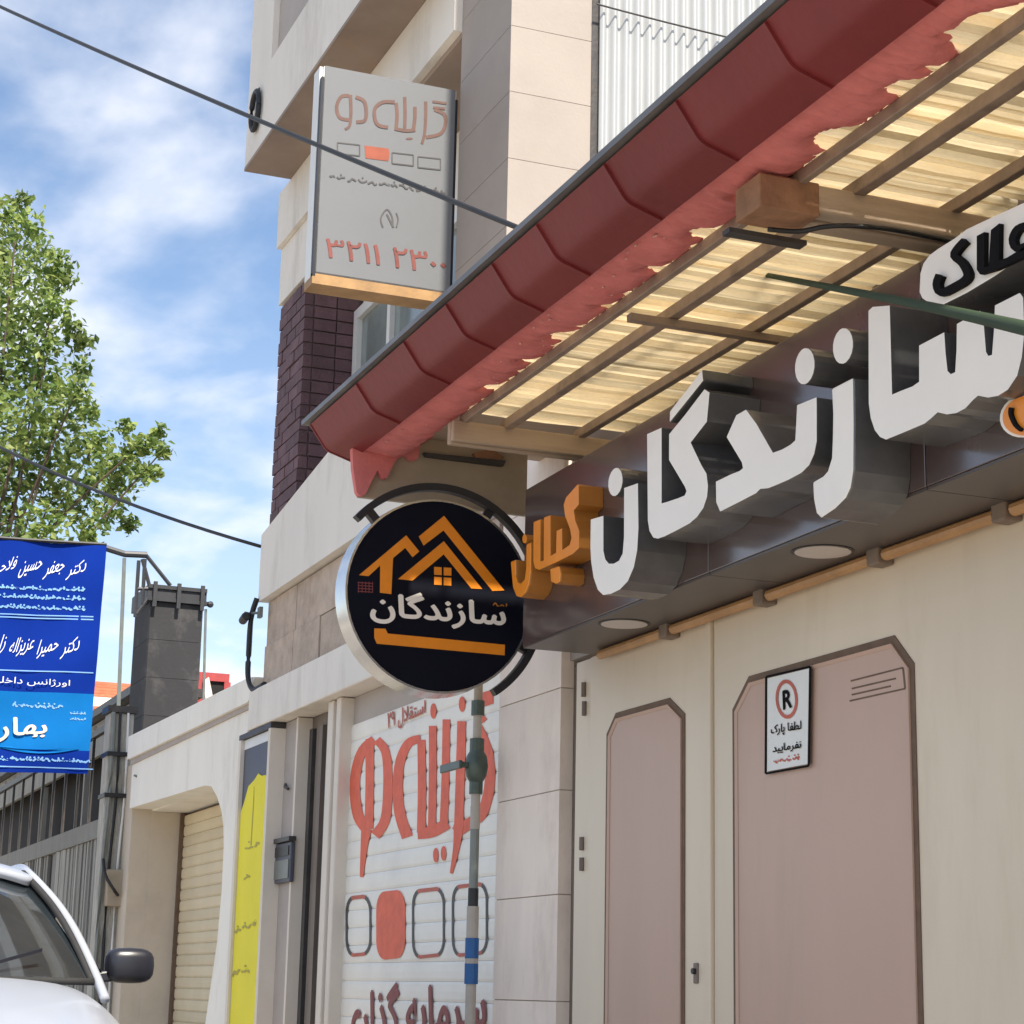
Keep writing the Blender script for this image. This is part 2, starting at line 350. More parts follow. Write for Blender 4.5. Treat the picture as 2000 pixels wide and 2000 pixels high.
def shape(s):
    forms = {}
    for k, v in _F.items():
        a, b = v.split()
        forms[k] = [chr(int(a, 16) + i) for i in range(4)] if b == '4' else [chr(int(a, 16)), chr(int(b, 16))]
    out = []; i = 0; join = False
    while i < len(s):
        ch = s[i]
        if ch == 'ل' and i + 1 < len(s) and s[i + 1] == 'ا':
            out.append('\uFEFC' if join else '\uFEFB'); join = False; i += 2; continue
        if ch not in forms:
            out.append(ch); join = False; i += 1; continue
        f = forms[ch]; nxt = len(f) == 4 and i + 1 < len(s) and s[i + 1] in forms
        if len(f) == 2: out.append(f[1] if join else f[0]); join = False
        else:
            out.append(f[3] if join and nxt else f[1] if join else f[2] if nxt else f[0]); join = nxt
        i += 1
    res = ''.join(reversed(out))
    import re
    return re.sub('[۰-۹]+', lambda m: m.group(0)[::-1], res)
_glyph = {}
def glyph(ch, off):
    k = (ch, off)
    if k in _glyph: return _glyph[k]
    def geo(body):
        c = bpy.data.curves.new('glyph', 'FONT'); c.body = body; c.resolution_u = 3; c.offset = off
        o = bpy.data.objects.new('glyph', c); C.objects.link(o)
        dg = bpy.context.evaluated_depsgraph_get(); dg.update()
        me = bpy.data.meshes.new_from_object(o.evaluated_get(dg)); me.calc_loop_triangles()
        r = [(v.co.x, v.co.y) for v in me.vertices], [tuple(t.vertices) for t in me.loop_triangles]
        bpy.data.objects.remove(o); bpy.data.curves.remove(c); bpy.data.meshes.remove(me); return r
    vs, fs = ([], []) if ch == ' ' else geo(ch)
    a, _ = geo(ch + 'l'); b, _ = geo('l')
    adv = max(x for x, y in a) - max(x for x, y in b)
    _glyph[k] = (vs, fs, adv); return _glyph[k]
def text_geo(s, off=0.0):
    x = 0; parts = []
    for ch in shape(s):
        vs, fs, adv = glyph(ch, 0.0)
        for dx, dy in ([(0, 0)] if off == 0 else [(0, 0), (off, 0), (-off, 0), (0, off), (0, -off)]):
            parts.append(([(a + x + dx, b + dy) for a, b in vs], fs))
        x += adv
    al = [p for vs, _ in parts for p in vs]
    x0, x1 = min(p[0] for p in al), max(p[0] for p in al); y0, y1 = min(p[1] for p in al), max(p[1] for p in al)
    return [([((a - x0) / (x1 - x0), (b - y0) / (y1 - y0)) for a, b in vs], fs) for vs, fs in parts]
def put_text(mb, s, q, nrm, off=0.0, mi=0, lift=0.0015):
    """lettering fitted to the quad q = (top-left, top-right, bottom-right, bottom-left), raised along nrm"""
    TL, TR, BR, BL = [Vector(p) for p in q]; nrm = Vector(nrm)
    for k, (vs, fs) in enumerate(text_geo(s, off)):
        P = [(BL * (1 - u) + BR * u) * (1 - v) + (TL * (1 - u) + TR * u) * v + nrm * (lift + 0.00015 * (k % 10)) for u, v in vs]
        mb.add(P, fs, mi)
def flat(mb, pts, nrm, lift, mi=0):
    """a thin printed or cut shape 1 mm thick lying on a surface"""
    nrm = Vector(nrm); mb.prism([Vector(p) + nrm * lift for p in pts], -nrm * 0.001, mi, cap_back=False)
def squiggle(mb, fn, x0, y0, x1, y1, h, wd, nrm, lift, mi=0, step=None, seed=1):
    """a line of print too blurred to read: small joined strokes between two picture points"""
    rg = random.Random(seed); step = step or h * 0.9; L = math.hypot(x1 - x0, y1 - y0); t = 0; k = 0
    while t < L:
        seg = min(step * rg.uniform(1.0, 2.6), L - t)
        if seg < 2: break
        pts = []
        for i in range(5):
            q = (t + seg * i / 4) / L
            pts.append((x0 + (x1 - x0) * q, y0 + (y1 - y0) * q + rg.uniform(-h / 2, h / 2)))
        flat(mb, [fn(a, b) for a, b in stroke2d(pts, wd)], nrm, lift + 0.0003 * (k % 3), mi); k += 1
        if rg.random() < 0.5:
            q = (t + seg * 0.5) / L
            flat(mb, [fn(a, b) for a, b in ellipse2d(x0 + (x1 - x0) * q, y0 + (y1 - y0) * q - h * 0.9, wd * .6, wd * .6, 8)], nrm, lift, mi)
        t += seg + step * rg.uniform(0.15, 0.7)
NX, NY = Vector((1, 0, 0)), Vector((0, -1, 0))

# ================================================================== THE SETTING
YW = 2.8
MB().box(-400, 200, -300, 300, -0.3, -0.02).build('ground', M['earth'])['kind'] = 'structure'
MB().box(-120, 60, -6.0, 1.9, -0.1, 0.0).build('road', M['asphalt'])['kind'] = 'structure'
MB().box(-120, 60, 2.02, 3.2, -0.1, 0.12).build('pavement', M['paving'])['kind'] = 'structure'
MB().box(-120, 60, 1.9, 2.02, -0.1, 0.13).build('kerb', M['concrete'], bevel=0.01)['kind'] = 'structure'
MB().box(-120, 60, -8.5, -6.0, -0.1, 0.12).build('far_pavement', M['paving'])['kind'] = 'structure'

# ------------------------------------------------------------------ apartment building
XB = -7.25
apt = thing('apartment_building', 'tall cream and purple brick apartment building with overhanging bay and roller shutter shop', 'building', (-9.1, 3.2, 0))
# cream corner pier, one course above another
z = 2.92; k = 0
MB().box(-7.86, XB - 0.006, YW + 0.006, 3.165, 2.9, 9.6).build('pier_core', M['pale_joint'], apt)
cm = {}
while z < 9.5:
    h = 0.30
    if h not in cm: cm[h] = MB().box(-7.862 + 7.55, XB + 7.55, YW, 3.17, 0.0, h - 0.0025).mesh('stone_course', M['cream_wall'])
    link('stone_course', cm[h], apt, loc=(-7.55, 0, z)); z += h
MB().box(-7.9, XB - 0.02, 3.17, 8.0, 0.0, 9.5).build('rear_wall', M['off_white'], apt)
MB().box(-7.9, XB + 0.004, 3.17, 3.20, 2.9, 9.5).build('corner_strip', M['dark_metal'], apt)
# corrugated sheets on the side wall
for i in range(5):
    mb = MB(); y0 = 3.20 + i * 0.82; n = 15 * 6
    vs = []
    for a in range(n + 1):
        yy = y0 + 0.82 * a / n; xx = XB + 0.018 + 0.016 * math.sin(2 * math.pi * a / 6)
        vs += [(xx, yy, 2.9), (xx, yy, 9.5)]
    mb.add(vs, [(2 * a, 2 * a + 2, 2 * a + 3, 2 * a + 1) for a in range(n)])
    mb.build('corrugated_sheet', M['corrugated'], apt, smooth=True)
# overhanging bay
YO = 2.486
zS = 1.842 * YO + EYE
bl = aY(478, 328, YO).x
zP = aY(541, 98, YO).z
MB().box(bl, -7.87, YO, 2.74, zS + 0.01, zP).build('bay_parapet', M['off_white'], apt)
MB().box(bl, aY(533, 60, YO).x, YO, 2.74, zP, 9.6).build('bay_column', M['off_white'], apt)
MB().box(bl, -7.87, 2.745, 8, zS + 0.012, 9.6).build('bay_back_wall', M['off_white'], apt)
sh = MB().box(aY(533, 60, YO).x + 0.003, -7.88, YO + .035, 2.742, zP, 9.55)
sh.build('bay_recess_fill', M['grey_pillar'], apt)  # grey fill set forward in the recess to hide its sunlit inner side
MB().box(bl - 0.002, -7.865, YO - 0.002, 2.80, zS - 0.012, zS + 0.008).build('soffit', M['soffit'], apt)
# beam below the soffit and the white spandrel over the brick bay
zB = 1.53 * 2.76 + EYE
MB().box(-10.89, -7.864, 2.76, 3.1, zB, zS - 0.014).build('beam', M['off_white'], apt)
MB().box(-10.889, -10.32, 2.79, 3.1, 4.925, zB - 0.002).build('spandrel', M['off_white'], apt)
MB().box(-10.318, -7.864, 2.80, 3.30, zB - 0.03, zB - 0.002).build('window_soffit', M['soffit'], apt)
# purple brick bay: bricks one by one
xl, xr = -10.87, -10.335
MB().box(xl + .01, xr - .012, YW + .012, 3.3, 3.45, 4.92).build('brick_backing', M['mortar_dark'], apt)
bmesh1 = MB().box(0, 0.171, 0, 0.05, 0, 0.064).mesh('brick', M['purple_brick'])
bmesh2 = MB().box(0, 0.083, 0, 0.05, 0, 0.064).mesh('brick', M['purple_brick'])
bmesh3 = MB().box(-0.05, 0, 0, 0.125, 0, 0.064).mesh('brick', M['purple_brick'])
nrow = 20
for r in range(nrow):
    zz_ = 3.46 + r * 0.0725
    odd = r % 2
    x = xl
    seq = [bmesh1, bmesh1, bmesh1] if not odd else [bmesh2, bmesh1, bmesh1, bmesh2]
    for me in seq:
        wdt = 0.171 if me is bmesh1 else 0.083
        link('brick', me, apt, loc=(x, YW + random.uniform(-.004, .004), zz_)); x += wdt + 0.008 if me is bmesh1 else wdt + 0.0075
    for q in range(2):
        link('brick', bmesh3, apt, loc=(xr + random.uniform(-.003, .003), YW + 0.056 + q * 0.132, zz_))
# window wall and window
YV = 3.08
MB().box(xr - .01, -7.864, YV + .06, 3.4, 3.2, zB - .03).build('window_wall', M['off_white'], apt)
wx0, wz1, wz0 = aY(692, 600, YV).x, aY(700, 601, YV).z, 3.55
wf = MB()
wx1 = -8.1
for (a, b) in ((wx0, wx0 + .07), (wx1 - .07, wx1)): wf.box(a, b, YV, YV + .058, wz0, wz1)
wf.box(wx0 + .07, wx1 - .07, YV, YV + .058, wz1 - .06, wz1); wf.box(wx0 + .07, wx1 - .07, YV, YV + .058, wz0, wz0 + .06)
win = wf.build('window', M['window_white'], apt)
mx_ = aY(757, 640, YV).x
step = mx_ - wx0 - 0.03
xs = [wx0 + .07]
xm = mx_
while xm < wx1 - .2:
    MB().box(xm - .025, xm + .025, YV + .002, YV + .056, wz0 + .06, wz1 - .06).build('mullion', M['window_white'], win); xs += [xm - .025, xm + .025]; xm += step
xs.append(wx1 - .07)
for a, b in zip(xs[::2], xs[1::2]):
    if b - a > .05: MB().box(a, b, YV + .03, YV + .04, wz0 + .06, wz1 - .06).build('pane', M['glass'], win)
# fascia, stone band, ledge
xf0 = aY(507, 1120, 2.77).x
MB().prism([(xf0, 2.77, 3.17), (-7.26, 2.77, 3.19), (-7.26, 2.77, 3.74), (-9.6, 2.77, 3.74), (xf0, 2.77, 3.56)], (0, .3, 0)).build('fascia', M['off_white'], apt)
MB().box(xf0 + .05, -7.27, 2.85, 3.1, 2.6, 3.168).build('stone_backing', M['joint'], apt)
for r in range(2):
    x = xf0 + .04 - (0.22 if r else 0); i = 0
    while x < -7.3:
        wd = random.uniform(.38, .6); a, b = max(x, xf0 + .04), min(x + wd, -7.28)
        if b - a > .06:
            MB().box(a, b - .006, 2.822 - random.uniform(0, .014), 2.86, 2.665 + r * .252, 2.665 + r * .252 + .246).build('stone_slab', M['rough_stone'], apt)
        x += wd
MB().box(xf0 + .02, -7.27, 2.74, 3.1, 2.435, 2.655).build('ledge', M['off_white'], apt, bevel=.008)
# door recess
dx0, dx1 = aY(600, 1500, 2.88).x, aY(648, 1500, 2.88).x
MB().box(-10.62, dx0 - .036, 2.83, 3.2, 0.12, 2.43).build('grey_pillar', M['grey_pillar'], apt)
MB().box(dx0 - .034, dx0 - .002, 2.822, 3.2, .12, 2.43).build('door_frame', M['frame_cream'], apt)
MB().box(dx0 - .3, dx1 + .2, 2.95, 3.2, 0.12, 2.43).build('door_back', M['black_matt'], apt)
dr = MB().box(dx0 - .02, dx1 + .15, 2.90, 2.948, 2.37, 2.43).build('folding_door', M['jamb_metal'], apt)
nsl = 6; dw = (dx1 - dx0 + .1) / nsl
for i in range(nsl):
    x = dx0 + i * dw
    MB().box(x, x + dw * .62, 2.885 + .012 * (i % 2), 2.92 + .012 * (i % 2), .14, 2.369).build('slat', M['jamb_metal'] if i % 3 else M['dark_metal'], dr)
MB().box(-9.548, -9.46, 2.80, 3.2, .12, 2.432).build('door_frame', M['frame_cream'], apt, bevel=.006)
MB().box(-9.458, -9.405, 2.82, 3.2, .12, 2.432).build('door_frame', M['grey_pillar'], apt)
MB().box(-9.403, -9.335, 2.80, 2.95, .12, 2.432).build('door_frame', M['frame_cream'], apt, bevel=.006)
# roller shutter of the shop, slat by slat
shx0, shx1 = -9.40, -7.212
MB().box(shx0, shx1, 2.93, 3.2, .12, 2.433).build('shutter_backing', M['dark_metal'], apt)
shut = MB().box(shx0, shx0 + .035, 2.868, 2.93, .12, 2.3).build('roller_shutter', M['dark_metal'], apt)
sm_ = MB()
sec = [(2.872, 0), (2.866, .008), (2.864, .04), (2.866, .072), (2.872, .0795)]
pr_ = [(2.866, 0.0), (2.8625, .012), (2.8615, .040), (2.8625, .068), (2.866, .0795)]
v_ = []
for (yy, zv) in pr_: v_ += [(shx0 + .036, yy, zv), (shx1 - .004, yy, zv)]
sm_.add(v_, [(2 * i, 2 * i + 1, 2 * i + 3, 2 * i + 2) for i in range(4)])
sm_.add([(shx0 + .036, 2.866, 0), (shx1 - .004, 2.866, 0), (shx1 - .004, 2.90, 0), (shx0 + .036, 2.90, 0)], [(0, 3, 2, 1)])
sm_.add([(shx0 + .036, 2.866, .0795), (shx1 - .004, 2.866, .0795), (shx1 - .004, 2.90, .0795), (shx0 + .036, 2.90, .0795)], [(0, 1, 2, 3)])
slat_me = sm_.mesh('slat', M['shutter_white'])
for i in range(27): link('slat', slat_me, shut, loc=(0, 0, .125 + i * .0805))
MB().box(shx0 + .02, shx1, 2.87, 2.93, .125 + 27 * .0805, 2.433).build('shutter_box', M['grey_pillar'], apt)
# the print on the shutter
YS = 2.8605
def sp(px, py): return aY(px, py, YS)
def zs(a, b): return (450 + a * .36232, 1300 + b * .36232)
lift_k = [0]
def put(mb, pts, mi=0, fn=sp, nrm=NY):
    lift_k[0] = (lift_k[0] + 1) % 4
    flat(mb, [fn(*p) for p in pts], nrm, .0012 + .0003 * lift_k[0], mi)
mb = MB()
S = lambda path, w0, w1=None: [zs(*p) for p in stroke2d(path, w0, w1)]
put(mb, S([(775, 400), (715, 455), (680, 560), (672, 680), (690, 810), (735, 880)], 48, 60))
put(mb, S([(752, 395), (752, 620), (748, 880)], 44, 46))
put(mb, S([(735, 880), (722, 980), (708, 1140)], 58, 16))
put(mb, S([(790, 400), (838, 470), (850, 640), (835, 830), (780, 915)], 44, 56))
put(mb, S([(1025, 395), (960, 420), (915, 520), (903, 660), (915, 800), (955, 925)], 44, 62))
put(mb, S([(1030, 400), (1034, 650), (1030, 900)], 42, 46))
put(mb, S([(1092, 325), (1092, 600), (1088, 870)], 40, 42))
put(mb, S([(1165, 290), (1160, 600), (1150, 870)], 40, 44))
put(mb, S([(1010, 905), (1090, 895), (1172, 850)], 62, 60))
put(mb, S([(1248, 300), (1240, 600), (1232, 880)], 46, 50))
put(mb, S([(1232, 860), (1220, 980), (1192, 1120)], 56, 14))
put(mb, S([(1335, 330), (1390, 470), (1398, 640), (1360, 790), (1290, 850), (1212, 900)], 50, 62))
put(mb, S([(1318, 240), (1372, 300)], 34))
for cx, cy, rx, ry in ((1095, 245, 16, 42), (1250, 208, 17, 42), (1108, 1022, 15, 40), (1150, 1012, 15, 40)): put(mb, [zs(*p) for p in ellipse2d(cx, cy, rx, ry, 12)])
put(mb, [zs(*p) for p in ((1345, 150), (1415, 128), (1418, 205), (1348, 228))])
def rrect(x0, y0, x1, y1, slope, r, n=5):
    out = []
    for cx, cy, a0 in ((x0 + r, y0 + r * 2.2, 180), (x1 - r, y0 + r * 2.2, 270), (x1 - r, y1 - r * 2.2, 0), (x0 + r, y1 - r * 2.2, 90)):
        for k in range(n + 1):
            a = math.radians(a0 + 90 * k / n); out.append((cx + r * math.cos(a), cy + 2.2 * r * math.sin(a) + slope * (cx - x0)))
    return out
put(mb, [zs(*p) for p in rrect(788, 1222, 944, 1590, -.11, 45)])
mb.build('shop_name_print', M['coral_ink'], shut)
for (a, b, c, d) in ((622, 1245, 760, 1575), (980, 1208, 1156, 1585), (1195, 1185, 1388, 1575)):
    mb = MB()
    o_ = rrect(a, b, c, d, -.11, 42); i_ = rrect(a + 10, b + 20, c - 10, d - 20, -.11, 35); n = len(o_)
    for k in range(n):
        j = (k + 1) % n; q = [zs(*o_[k]), zs(*o_[j]), zs(*i_[j]), zs(*i_[k])]
        top = abs(o_[k][1] - o_[j][1]) < abs(o_[k][0] - o_[j][0]) * .9
        flat(mb, [sp(*p) for p in q], NY, .002, 1 if top else 0)
    mb.build('box_outline', [M['grey_ink'], M['red_ink']], shut)
mb = MB()
put_text(mb, 'استقلال ۲۹', [sp(*zs(*p)) for p in ((850, 250), (1055, 185), (1055, 275), (850, 370))], NY, .02, lift=.003)
mb.build('street_name_print', M['red_ink'], shut)
mb = MB()
put_text(mb, 'سرمایه گذاری', [sp(*zs(*p)) for p in ((612, 1730), (1385, 1655), (1385, 2030), (612, 2090))], NY, .03, lift=.003)
mb.build('trade_print', M['maroon_ink'], shut)

# intercom on the grey pillar
ic = thing('intercom', 'dark grey door intercom on the grey pillar beside the yellow panel', 'intercom', tuple(aY(545, 1690, 2.83)))
p0, p1 = aY(533, 1650, 2.80), aY(563, 1722, 2.80)
MB().box(p0.x, p1.x, 2.805, 2.829, p1.z, p0.z).build('housing', M['slate'], ic, bevel=.006)
MB().box(p0.x - .01, p1.x + .01, 2.79, 2.829, p0.z + .002, p0.z + .025).build('rain_hood', M['dark_metal'], ic)
MB().box(p0.x + .03, p1.x - .03, 2.80, 2.804, p0.z - .07, p0.z - .02).build('speaker_grille', M['black_matt'], ic)
MB().box(p0.x + .02, p1.x - .02, 2.80, 2.804, p1.z + .02, p0.z - .09).build('button_plate', M['pipe_grey'], ic)
hk = aY(560, 1537, 2.82)
tag(MB().tube([hk + Vector((-.06, .01, .02)), hk + Vector((0, -.01, 0)), hk + Vector((.05, -.005, -.015))], .008, 6).build('wall_hook', M['dark_metal']), 'small dark metal hook stuck in the grey pillar above the intercom', 'hook')

# drain pipe and little lamp at the far corner of the stone band
xd = xf0 - .02
tag(MB().tube(catmull([(xd + .03, 2.76, 3.19), (xd, 2.74, 3.08), (xd - .015, 2.74, 2.9), (xd, 2.74, 2.74), (xd + .10, 2.75, 2.66), (xd + .3, 2.76, 2.665)], 5), .016, 6).build('drain_pipe', M['cable'], smooth=True), 'thin black pipe bent round the far end of the rough stone band', 'pipe')
cl = thing('security_camera', 'small black camera on a bracket at the far corner of the apartment building', 'camera', tuple(aY(505, 1197, 2.76)))
pa, pb = aY(505, 1197, 2.76), aY(478, 1207, 2.70)
MB().tube([pa, pa + Vector((-.1, -.03, .01)), pb + Vector((0, 0, .03))], .008, 6).build('bracket', M['pipe_grey'], cl)
MB().tube([pb + Vector((.03, 0, .008)), pb + Vector((-.05, 0, -.01))], .024, 10).build('camera_body', M['black_matt'], cl, bevel=.006)
MB().box(pa.x - .01, pa.x + .04, 2.755, 2.775, pa.z - .03, pa.z + .03).build('wall_plate', M['pipe_grey'], cl)
# black ring on the bay
rc = aY(498, 216, YO - .02)
mb = MB(); pts = [rc + Vector((.085 * math.cos(a), 0, .115 * math.sin(a))) for a in (2 * math.pi * k / 16 for k in range(17))]
mb.tube(pts, .016, 6, caps=False); mb.tube([rc + Vector((0, 0, .115)), rc + Vector((0, .03, .14))], .012, 6)
tag(mb.build('wall_ring', M['cable'], smooth=True), 'black ring hanging on the white corner of the overhanging bay', 'ring')

# ------------------------------------------------------------------ projecting white panel sign
XS = -7.9
ps = thing('projecting_sign', 'grey white panel sign with brown lettering projecting high from the apartment building', 'sign', (XS, 2.79, 4.0))
def pp(px, py, d=0.0): return aX(px, py, XS)
TL, TR, BR, BL = pp(632, 128), pp(892, 175), pp(881, 577), pp(609, 541)
ya, yb = (TL.y + BL.y) / 2, min((TR.y + BR.y) / 2, 2.795); za, zb = (BL.z + BR.z) / 2, (TL.z + TR.z) / 2
MB().box(XS - .11, XS - .004, ya + .008, yb, za + .012, zb - .004).build('box_body', M['white_edge'], ps)
MB().box(XS - .003, XS + .004, ya + .012, yb - .006, za + .02, zb - .004).build('face_panel', M['sign_grey'], ps)
MB().box(XS - .02, XS + .008, ya - .004, ya + .008, za, zb - .06).build('edge_strip', M['black_matt'], ps)
MB().box(XS - .02, XS + .008, yb - .006, yb + .004, za, zb - .05).build('edge_strip', M['black_matt'], ps)
MB().box(XS - .11, XS - .021, ya - .006, ya + .007, za, zb).build('side_panel', M['white_edge'], ps)
MB().box(XS - .12, XS + .006, ya - .004, yb + .004, za - .035, za + .011).build('base_strip', M['ochre'], ps)
MB().box(XS - .004, XS + .0065, ya + .009, yb - .007, za + .0115, za + .019).build('edge_strip', M['dark_metal'], ps)
XF = XS + .0042
def fp(px, py): return aX(px, py, XF)
def zw(a, b): return (600 + a * .25888, 100 + b * .25888)
S2 = lambda path, w0, w1=None: [zw(*p) for p in stroke2d(path, w0, w1)]
mb = MB(); P2 = lambda pts, m=mb: put(m, pts, 0, fp, NX)
P2(S2([(315, 335), (255, 345), (222, 420), (245, 500), (320, 520)], 26)); P2(S2([(325, 330), (330, 460), (320, 560), (285, 590)], 26, 18))
P2(S2([(365, 345), (430, 380), (445, 470), (430, 525), (370, 535)], 26))
P2(S2([(660, 385), (570, 385), (512, 430), (510, 510), (540, 560), (610, 575)], 26)); P2(S2([(670, 390), (678, 480), (670, 590)], 26)); P2(S2([(735, 345), (738, 470), (735, 590)], 24)); P2(S2([(812, 420), (812, 500), (800, 595)], 26)); P2(S2([(660, 585), (740, 600), (815, 595)], 24))
P2(S2([(893, 380), (893, 500), (885, 620), (865, 700)], 26, 20)); P2(S2([(960, 440), (1035, 480), (1040, 560), (1000, 625), (895, 650)], 26)); P2(S2([(945, 380), (1050, 395)], 18)); P2(S2([(950, 425), (1040, 435)], 18))
P2([zw(*p) for p in ellipse2d(770, 660, 26, 9, 10)])
mb.build('shop_name_print', M['brown_ink'], ps)
for x0, x1, y0 in ((228, 395, 690), (640, 800, 765), (835, 1005, 795)):
    mb = MB()
    for a, b in (((x0, y0), (x1, y0 + 18)), ((x1, y0 + 18), (x1, y0 + 100)), ((x1, y0 + 100), (x0, y0 + 82)), ((x0, y0 + 82), (x0, y0))):
        put(mb, [zw(*p) for p in stroke2d([a, b], 9)], 0, fp, NX)
    mb.build('box_outline', M['grey_ink'], ps)
mb = MB()
squiggle(mb, fp, *zw(170, 950), *zw(1050, 1070), 8, 3, NX, .002, seed=4)
put(mb, S2([(570, 1330), (555, 1260), (600, 1195), (640, 1250), (645, 1330)], 12), 0, fp, NX); put(mb, S2([(600, 1230), (650, 1330)], 14), 0, fp, NX); put(mb, S2([(672, 1220), (685, 1270), (672, 1330)], 10), 0, fp, NX)
mb.build('small_print', M['grey_ink'], ps)
mb = MB(); put(mb, [zw(*p) for p in ((432, 712), (612, 735), (622, 770), (612, 830), (440, 808))], 0, fp, NX); mb.build('box_print', M['sign_coral'], ps)
mb = MB()
put_text(mb, '۲۳۰۰ ۳۲۱۱', [fp(*zw(*p)) for p in ((140, 1410), (1050, 1530), (1050, 1690), (140, 1555))], NX, .012)
mb.build('phone_number_print', M['sign_red'], ps)
for pyy in (300, 480):
    q = aX(886, pyy, XS - .05)
    MB().box(XS - .08, XS - .03, yb + .004, 2.799, q.z - .02, q.z + .02).build('bracket', M['dark_metal'], ps)

# ------------------------------------------------------------------ stone pier next to the gate
pier = thing('stone_pier', 'pinkish stone clad pier between the shop shutter and the metal gate', 'pillar', (-6.9, 3.0, 0))
MB().box(-7.205, -6.606, YW + .006, 3.25, .12, 3.4).build('core', M['joint'], pier)
pm = MB().box(-.303, .303, 0, .05, 0, .361).mesh('stone_slab', M['pink_stone'])
zj = aY(1000, 1561, YW).z
z = zj - .365 * 4
while z < 3.38:
    zz0 = max(z, .125)
    if zz0 == z and z + .365 < 3.4: link('stone_slab', pm, pier, loc=(-6.905, YW, z))
    else: MB().box(-7.208, -6.602, YW, YW + .05, zz0, min(z + .361, 3.4)).build('stone_slab', M['pink_stone'], pier)
    z += .365

# ------------------------------------------------------------------ the gate
ZT = .4105 * YW + EYE
gw = thing('gate_house_wall', 'plain cream wall over the metal gate behind the sign board', 'wall', (-3.8, 3.0, 2.2))
MB().box(-6.60, -1.4, YW + .034, 3.1, ZT + .02, 3.06).build('lintel', M['cream_wall'], gw)
gate = thing('metal_gate', 'cream metal gate with rose brown chamfered panels under the sign board', 'gate', (-4.5, 2.85, 0))
MB().box(-6.60, -6.545, YW + .05, YW + .13, .12, ZT).build('side_post', M['jamb_metal'], gate)
MB().box(-6.544, -6.50, YW + .075, YW + .13, .12, ZT).build('side_post', M['dark_metal'], gate)
xg0 = aY(1118, 1600, YW).x; xm = aY(1388, 1600, YW).x; xe = -1.45
MB().box(xg0 - .01, xg0 + .135, YW + .012, YW + .09, .13, ZT - .004).build('gate_frame', M['cream_paint'], gate, bevel=.004)
gl0 = xg0 + .142
def leaf(x0, x1): return MB().box(x0, x1, YW, YW + .05, .16, ZT - .006)
l1 = leaf(gl0, xm - .012).build('gate_leaf', M['cream_paint'], gate, bevel=.004)
l2 = leaf(xm + .022, xe).build('gate_leaf', M['cream_paint'], gate, bevel=.004)
MB().box(xm - .009, xm + .018, YW - .012, YW + .03, .16, ZT - .01).build('cover_strip', M['cream_paint'], gate, bevel=.004)
MB().box(gl0 - .006, xm + .03, YW + .052, YW + .09, .13, ZT - .004).build('gate_backing', M['groove'], gate)
def panel(par, pts, px_scale):
    """inset panel: groove, then the rose sheet, then a thin raised lip"""
    P = [aY(*p, YW) for p in pts]
    c = sum(P, Vector()) / len(P)
    def off(d):
        out = []; n = len(P)
        for i in range(n):
            a, b, cc = P[i - 1], P[i], P[(i + 1) % n]
            e1 = (b - a).normalized(); e2 = (cc - b).normalized()
            n1_, n2_ = Vector((-e1.z, 0, e1.x)), Vector((-e2.z, 0, e2.x))
            if n1_.dot(c - b) < 0: n1_ = -n1_
            if n2_.dot(c - b) < 0: n2_ = -n2_
            bis = (n1_ + n2_).normalized(); out.append(b + bis * d / max(.3, bis.dot(n1_)))
        return out
    lift = lambda L, y: [Vector((p.x, y, p.z)) for p in L]
    g = MB(); n = len(P)
    ring_band(g, lift(P, YW - .003), lift(off(.021), YW - .003)); ring_band(g, lift(off(.021), YW - .003), lift(off(.021), YW + .001)); ring_band(g, lift(P, YW + .001), lift(P, YW - .003))
    g.build('groove_strip', M['groove'], par)
    g = MB(); g.prism(lift(off(.019), YW - .0015), (0, .004, 0)); g.build('inset_panel', M['rose_panel'], par)
    g = MB(); o1, o2 = off(.021), off(.031)
    ring_band(g, lift(o1, YW - .002), lift(o1, YW - .008)); ring_band(g, lift(o1, YW - .008), lift(o2, YW - .0025)); g.build('panel_lip', M['rose_panel'], par)
def vert_end(px, py, z):       # picture foot of a vertical edge
    p = aY(px, py, YW); return p.x
xA, xB_, xC, xD = aY(1181, 1650, YW).x, aY(1337, 1650, YW).x, aY(1430, 1600, YW).x, aY(1803, 1600, YW).x
def proj(p):
    d = Vector(p) - Vector((0, 0, EYE)); k = F_PX / d.dot(fwd); return (1000 + d.dot(RIGHT) * k, 1000 - d.dot(UP) * k)
def oct_panel(x0, x1, ztL, ztR, zb_, chx, chz):
    pts = [(x0, zb_ + chz), (x0, ztL - chz), (x0 + chx, ztL), (x1 - chx, ztR), (x1, ztR - chz), (x1, zb_ + chz), (x1 - chx, zb_), (x0 + chx, zb_)]
    return [proj((x, YW, z)) for x, z in pts]
def corner_panel(pxl, zb_=.45):
    (lx, lz), (tlx, tlz), (trx, trz), (rx_, rz_) = [(aY(*p, YW).x, aY(*p, YW).z) for p in pxl]
    zt_, zs_ = (tlz + trz) / 2, (lz + rz_) / 2
    return [proj((x, YW, z)) for x, z in ((lx, zb_ + .12), (lx, zs_), (tlx, zt_), (trx, zt_), (rx_, zs_), (rx_, zb_ + .12), (trx, zb_), (tlx, zb_))]
pl1, pl2 = ((1186, 1436), (1204, 1396), (1309, 1359), (1339, 1392)), ((1432, 1378), (1464, 1318), (1748, 1244), (1787, 1305))
panel(l1, corner_panel(pl1), 1)
panel(l2, corner_panel(pl2), 1)
q3 = [proj(aY(*p, YW) + Vector((1.54, 0, 0))) for p in pl2]
panel(l2, corner_panel(q3), 1)
